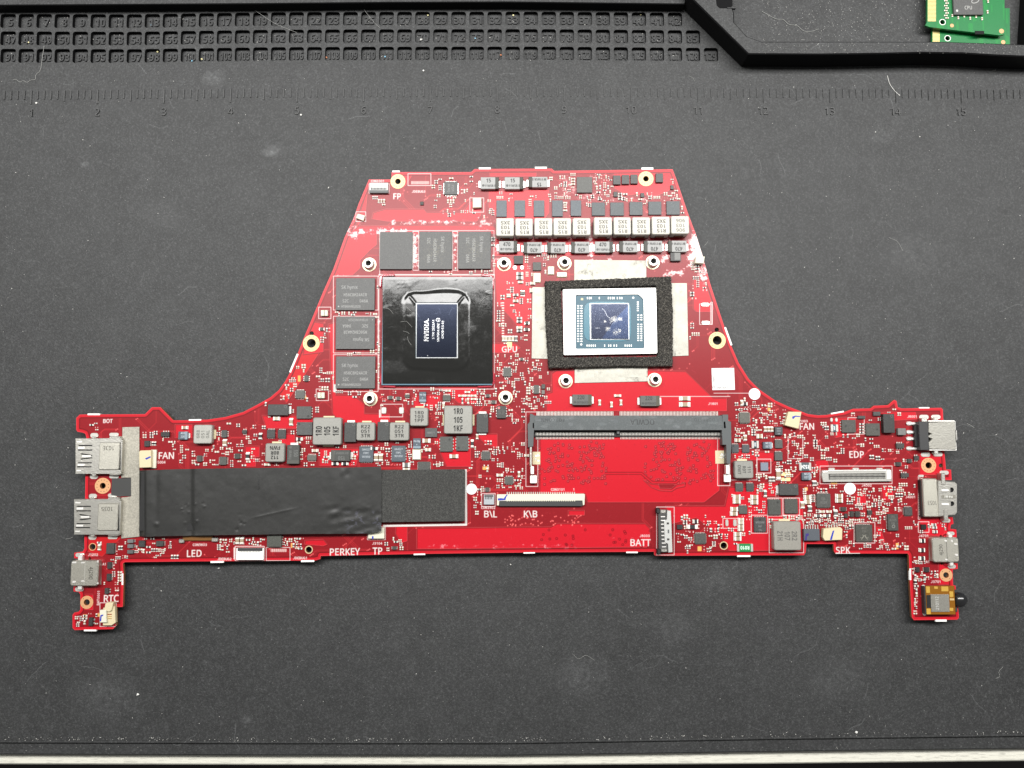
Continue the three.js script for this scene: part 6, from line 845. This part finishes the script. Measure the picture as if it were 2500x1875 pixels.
// ------------------------------------------------------------------ lint, crumbs and hairs
{
  const fl = new THREE.IcosahedronGeometry(1, 0), at = [], o = new THREE.Object3D();
  const drop = (u, v, h, s) => { const p = P(u, v, h); o.position.set(p[0], h + s * 0.2, p[1]); o.rotation.set(rr(-0.3, 0.3), rr(0, 6.3), rr(-0.3, 0.3)); o.scale.set(s * rr(0.6, 1.9), s * 0.35, s * rr(0.4, 0.9)); o.updateMatrix(); at.push(o.matrix.clone()); };
  const clear = (u, v) => !inOutline(u, v) && edgeDist(u, v) > 14;
  for (let k = 0; k < 1500; k++) { const u = rr(0, 2500), v = rr(165, 1800); if (clear(u, v) && fbm(u / 160, v / 160) > rr(0.25, 0.75)) drop(u, v, 0, rr(0.00005, 0.00015) * (rnd() < 0.06 ? 2 : 1)); }
  for (let k = 0; k < 420; k++) { const u = rr(0, 2500); drop(u, lerpTab([[0, 1806], [640, 1808], [1250, 1808], [1860, 1799], [2500, 1791]], u) + rr(-7, 5), 0.0003, rr(0.00006, 0.00018)); }
  for (let k = 0; k < 420; k++) { const c = ri(0, 37), r = ri(0, 2); drop(2 + 44 * c + rr(4, 32), 32 + 42.6 * r + rr(8, 30), -0.0018, rr(0.00006, 0.00017)); }
  for (let k = 0; k < 420; k++) { const u = rr(1860, 2260), v = rr(0, 100); drop(u, v, 0.0045, rr(0.00004, 0.00012)); }
  for (let k = 0; k < 200; k++) { const u = rr(1850, 2500), v = rr(105, 130); drop(u, v, 0.01, rr(0.00004, 0.0001)); }
  for (let k = 0; k < 60; k++) { const u = rr(0, 2500); drop(u, lerpTab([[0, 1826], [1250, 1830], [1860, 1822], [2500, 1812]], u) + rr(-9, 9), -0.0006, rr(0.00005, 0.00012)); }
  const im = new THREE.InstancedMesh(fl, mat([0.6, 0.59, 0.55], 0.8), at.length); at.forEach((m, i) => im.setMatrixAt(i, m)); im.name = 'lint'; im.userData = { kind: 'stuff', label: 'pale lint and dust flecks scattered over the black work mat', category: 'lint' }; scene.add(im);
  const crumb = (u, v, h, s, rgb, label) => { const p = P(u, v, h), g = new THREE.IcosahedronGeometry(s * 0.72, 1), q = g.attributes.position; for (let i = 0; i < q.count; i++) { const k = 0.75 + 0.5 * hash(Math.round(q.getX(i) * 1e7), Math.round(q.getY(i) * 1e7 + q.getZ(i) * 3e7)); q.setXYZ(i, q.getX(i) * k, q.getY(i) * k * 0.6, q.getZ(i) * k); } g.computeVertexNormals(); const m = mesh(numbered('crumb'), g, mat(rgb, 0.7), scene); m.position.set(p[0], h + s * 0.4, p[1]); m.userData = { label, category: 'crumb' }; };
  const Y = [0.72, 0.66, 0.36], B = [0.22, 0.45, 0.6], O = [0.6, 0.24, 0.12], G = [0.62, 0.61, 0.57];
  for (const [u, v, c, s, l] of [[71, 104, Y, 0.0005, 'yellow crumb in the cell numbered forty-eight'], [385, 127, Y, 0.0005, 'yellow crumb at the top of the cell numbered ninety-eight'], [370, 61, B, 0.0004, 'blue crumb in the cell numbered thirteen'], [469, 149, B, 0.0004, 'blue crumb in the cell numbered one hundred'], [493, 145, Y, 0.0005, 'pale yellow crumb in the cell numbered one hundred and one'], [797, 141, O, 0.0005, 'orange crumb beside the number one hundred and eight'], [940, 139, B, 0.0005, 'blue crumb in the cell numbered one hundred and eleven'], [1160, 94, B, 0.0005, 'blue crumb in the cell numbered seventy-three'], [1223, 135, O, 0.0005, 'orange crumb in the cell numbered one hundred and seventeen'], [1045, 38, Y, 0.0005, 'pale yellow crumb in the cell numbered twenty-eight'], [1253, 38, Y, 0.0005, 'pale yellow crumb in the cell numbered thirty-three'], [1028, 97, G, 0.0006, 'pale grey crumb in the cell numbered seventy'], [1564, 36, Y, 0.0005, 'yellow crumb in the cell numbered forty']]) crumb(u, v, -0.0017, s, c, l);
  for (const [u, v, s, l] of [[337, 1695, 0.0006, 'white fleck on the lower left of the mat'], [2090, 1787, 0.0007, 'white fleck standing near the front rim of the mat'], [89, 252, 0.0005, 'white fleck just right of the first ruler mark'], [735, 281, 0.0005, 'white fleck right of the ruler number five'], [1034, 173, 0.0005, 'white fleck below the cell numbered one hundred and thirteen']]) crumb(u, v, 0.0001, s, [0.75, 0.74, 0.7], l);
  const hair = (pts, h, r, label, rgb = [0.36, 0.36, 0.34]) => { const c = new THREE.CatmullRomCurve3(pts.map((p, i) => { const q = P(p[0], p[1], h); return new THREE.Vector3(q[0], h + r + 0.0001 * (i % 2), q[1]); })); const m = mesh(numbered('hair'), new THREE.TubeGeometry(c, pts.length * 8, r * 0.75, 5), mat(rgb, 0.6), scene); m.userData = { label, category: 'hair' }; };
  hair([[108, 112], [104, 140], [98, 172], [88, 184], [86, 194], [76, 196], [66, 201], [58, 198], [48, 200], [40, 195], [32, 195]], 0, 0.00008, 'long pale hair curling down from the cell numbered ninety-two');
  hair([[1860, 28], [1896, 47], [1912, 48], [1926, 60], [1946, 63], [1962, 76], [1980, 77], [1998, 71]], 0.0046, 0.00008, 'long wavy hair on the floor of the tray');
  hair([[2166, 185], [2172, 206], [2184, 222], [2196, 234]], 0, 0.00011, 'curved white hair above the ruler number fourteen', [0.75, 0.74, 0.7]);
  hair([[620, 24], [672, 58], [700, 70], [725, 80]], 0.0003, 0.00006, 'straight thin hair across the cells nineteen to twenty-one of the top row'); hair([[884, 18], [920, 62], [928, 68]], 0.0003, 0.00006, 'thin hair across the cells twenty-five and twenty-six of the top row');
  hair([[2170, 640 - 60], [2190, 590], [2204, 612]], 0, 0.00006, 'faint hair on the mat right of the board'); hair([[2360, 1034], [2368, 1038], [2378, 1044]], 0, 0.00009, 'short white fibre right of the power jack'); hair([[1888, 582], [1720, 600], [1728, 590]].slice(1), 0, 0.00007, 'short fibre at the upper right edge of the board');
  hair([[1680, 1335 - 1150], [1690, 190], [1697, 199]], 0, 0.00005, 'short fibre below the cell numbered one hundred and twenty-seven'); hair([[160, 1316], [172, 1314], [178, 1311]], 0, 0.00007, 'short white fibre left of the lower left port'); hair([[2448, 1628], [2438, 1640], [2440, 1652], [2430, 1656]], 0, 0.00006, 'curled fibre at the lower right of the mat'); hair([[1398, 1596], [1412, 1608], [1430, 1600], [1452, 1612]], 0, 0.00005, 'faint fibre below the middle of the board');
  const F = BT + 0.0017; hair([[983, 746], [996, 752], [1004, 760], [1012, 765]], F + 0.0003, 0.00006, 'upper curled hair on the black film left of the die'); hair([[978, 786], [992, 785], [1000, 792], [1006, 799]], F + 0.0003, 0.00006, 'middle curled hair on the black film left of the die'); hair([[984, 808], [996, 812], [999, 815]], F + 0.0003, 0.00006, 'short hair on the black film left of the die'); hair([[995, 822], [997, 832], [1004, 842]], F + 0.0003, 0.00006, 'lowest curled hair on the black film left of the die'); hair([[937, 751], [950, 755], [960, 766]], F, 0.00006, 'hair at the left edge of the black film'); hair([[1172, 738], [1182, 728], [1197, 721]], F, 0.00006, 'hair near the upper right corner of the black film');
}
scene.traverse((o) => { if (o.isMesh) o.castShadow = o.receiveShadow = true; });
camera.updateMatrixWorld();
renderer.render(scene, camera);
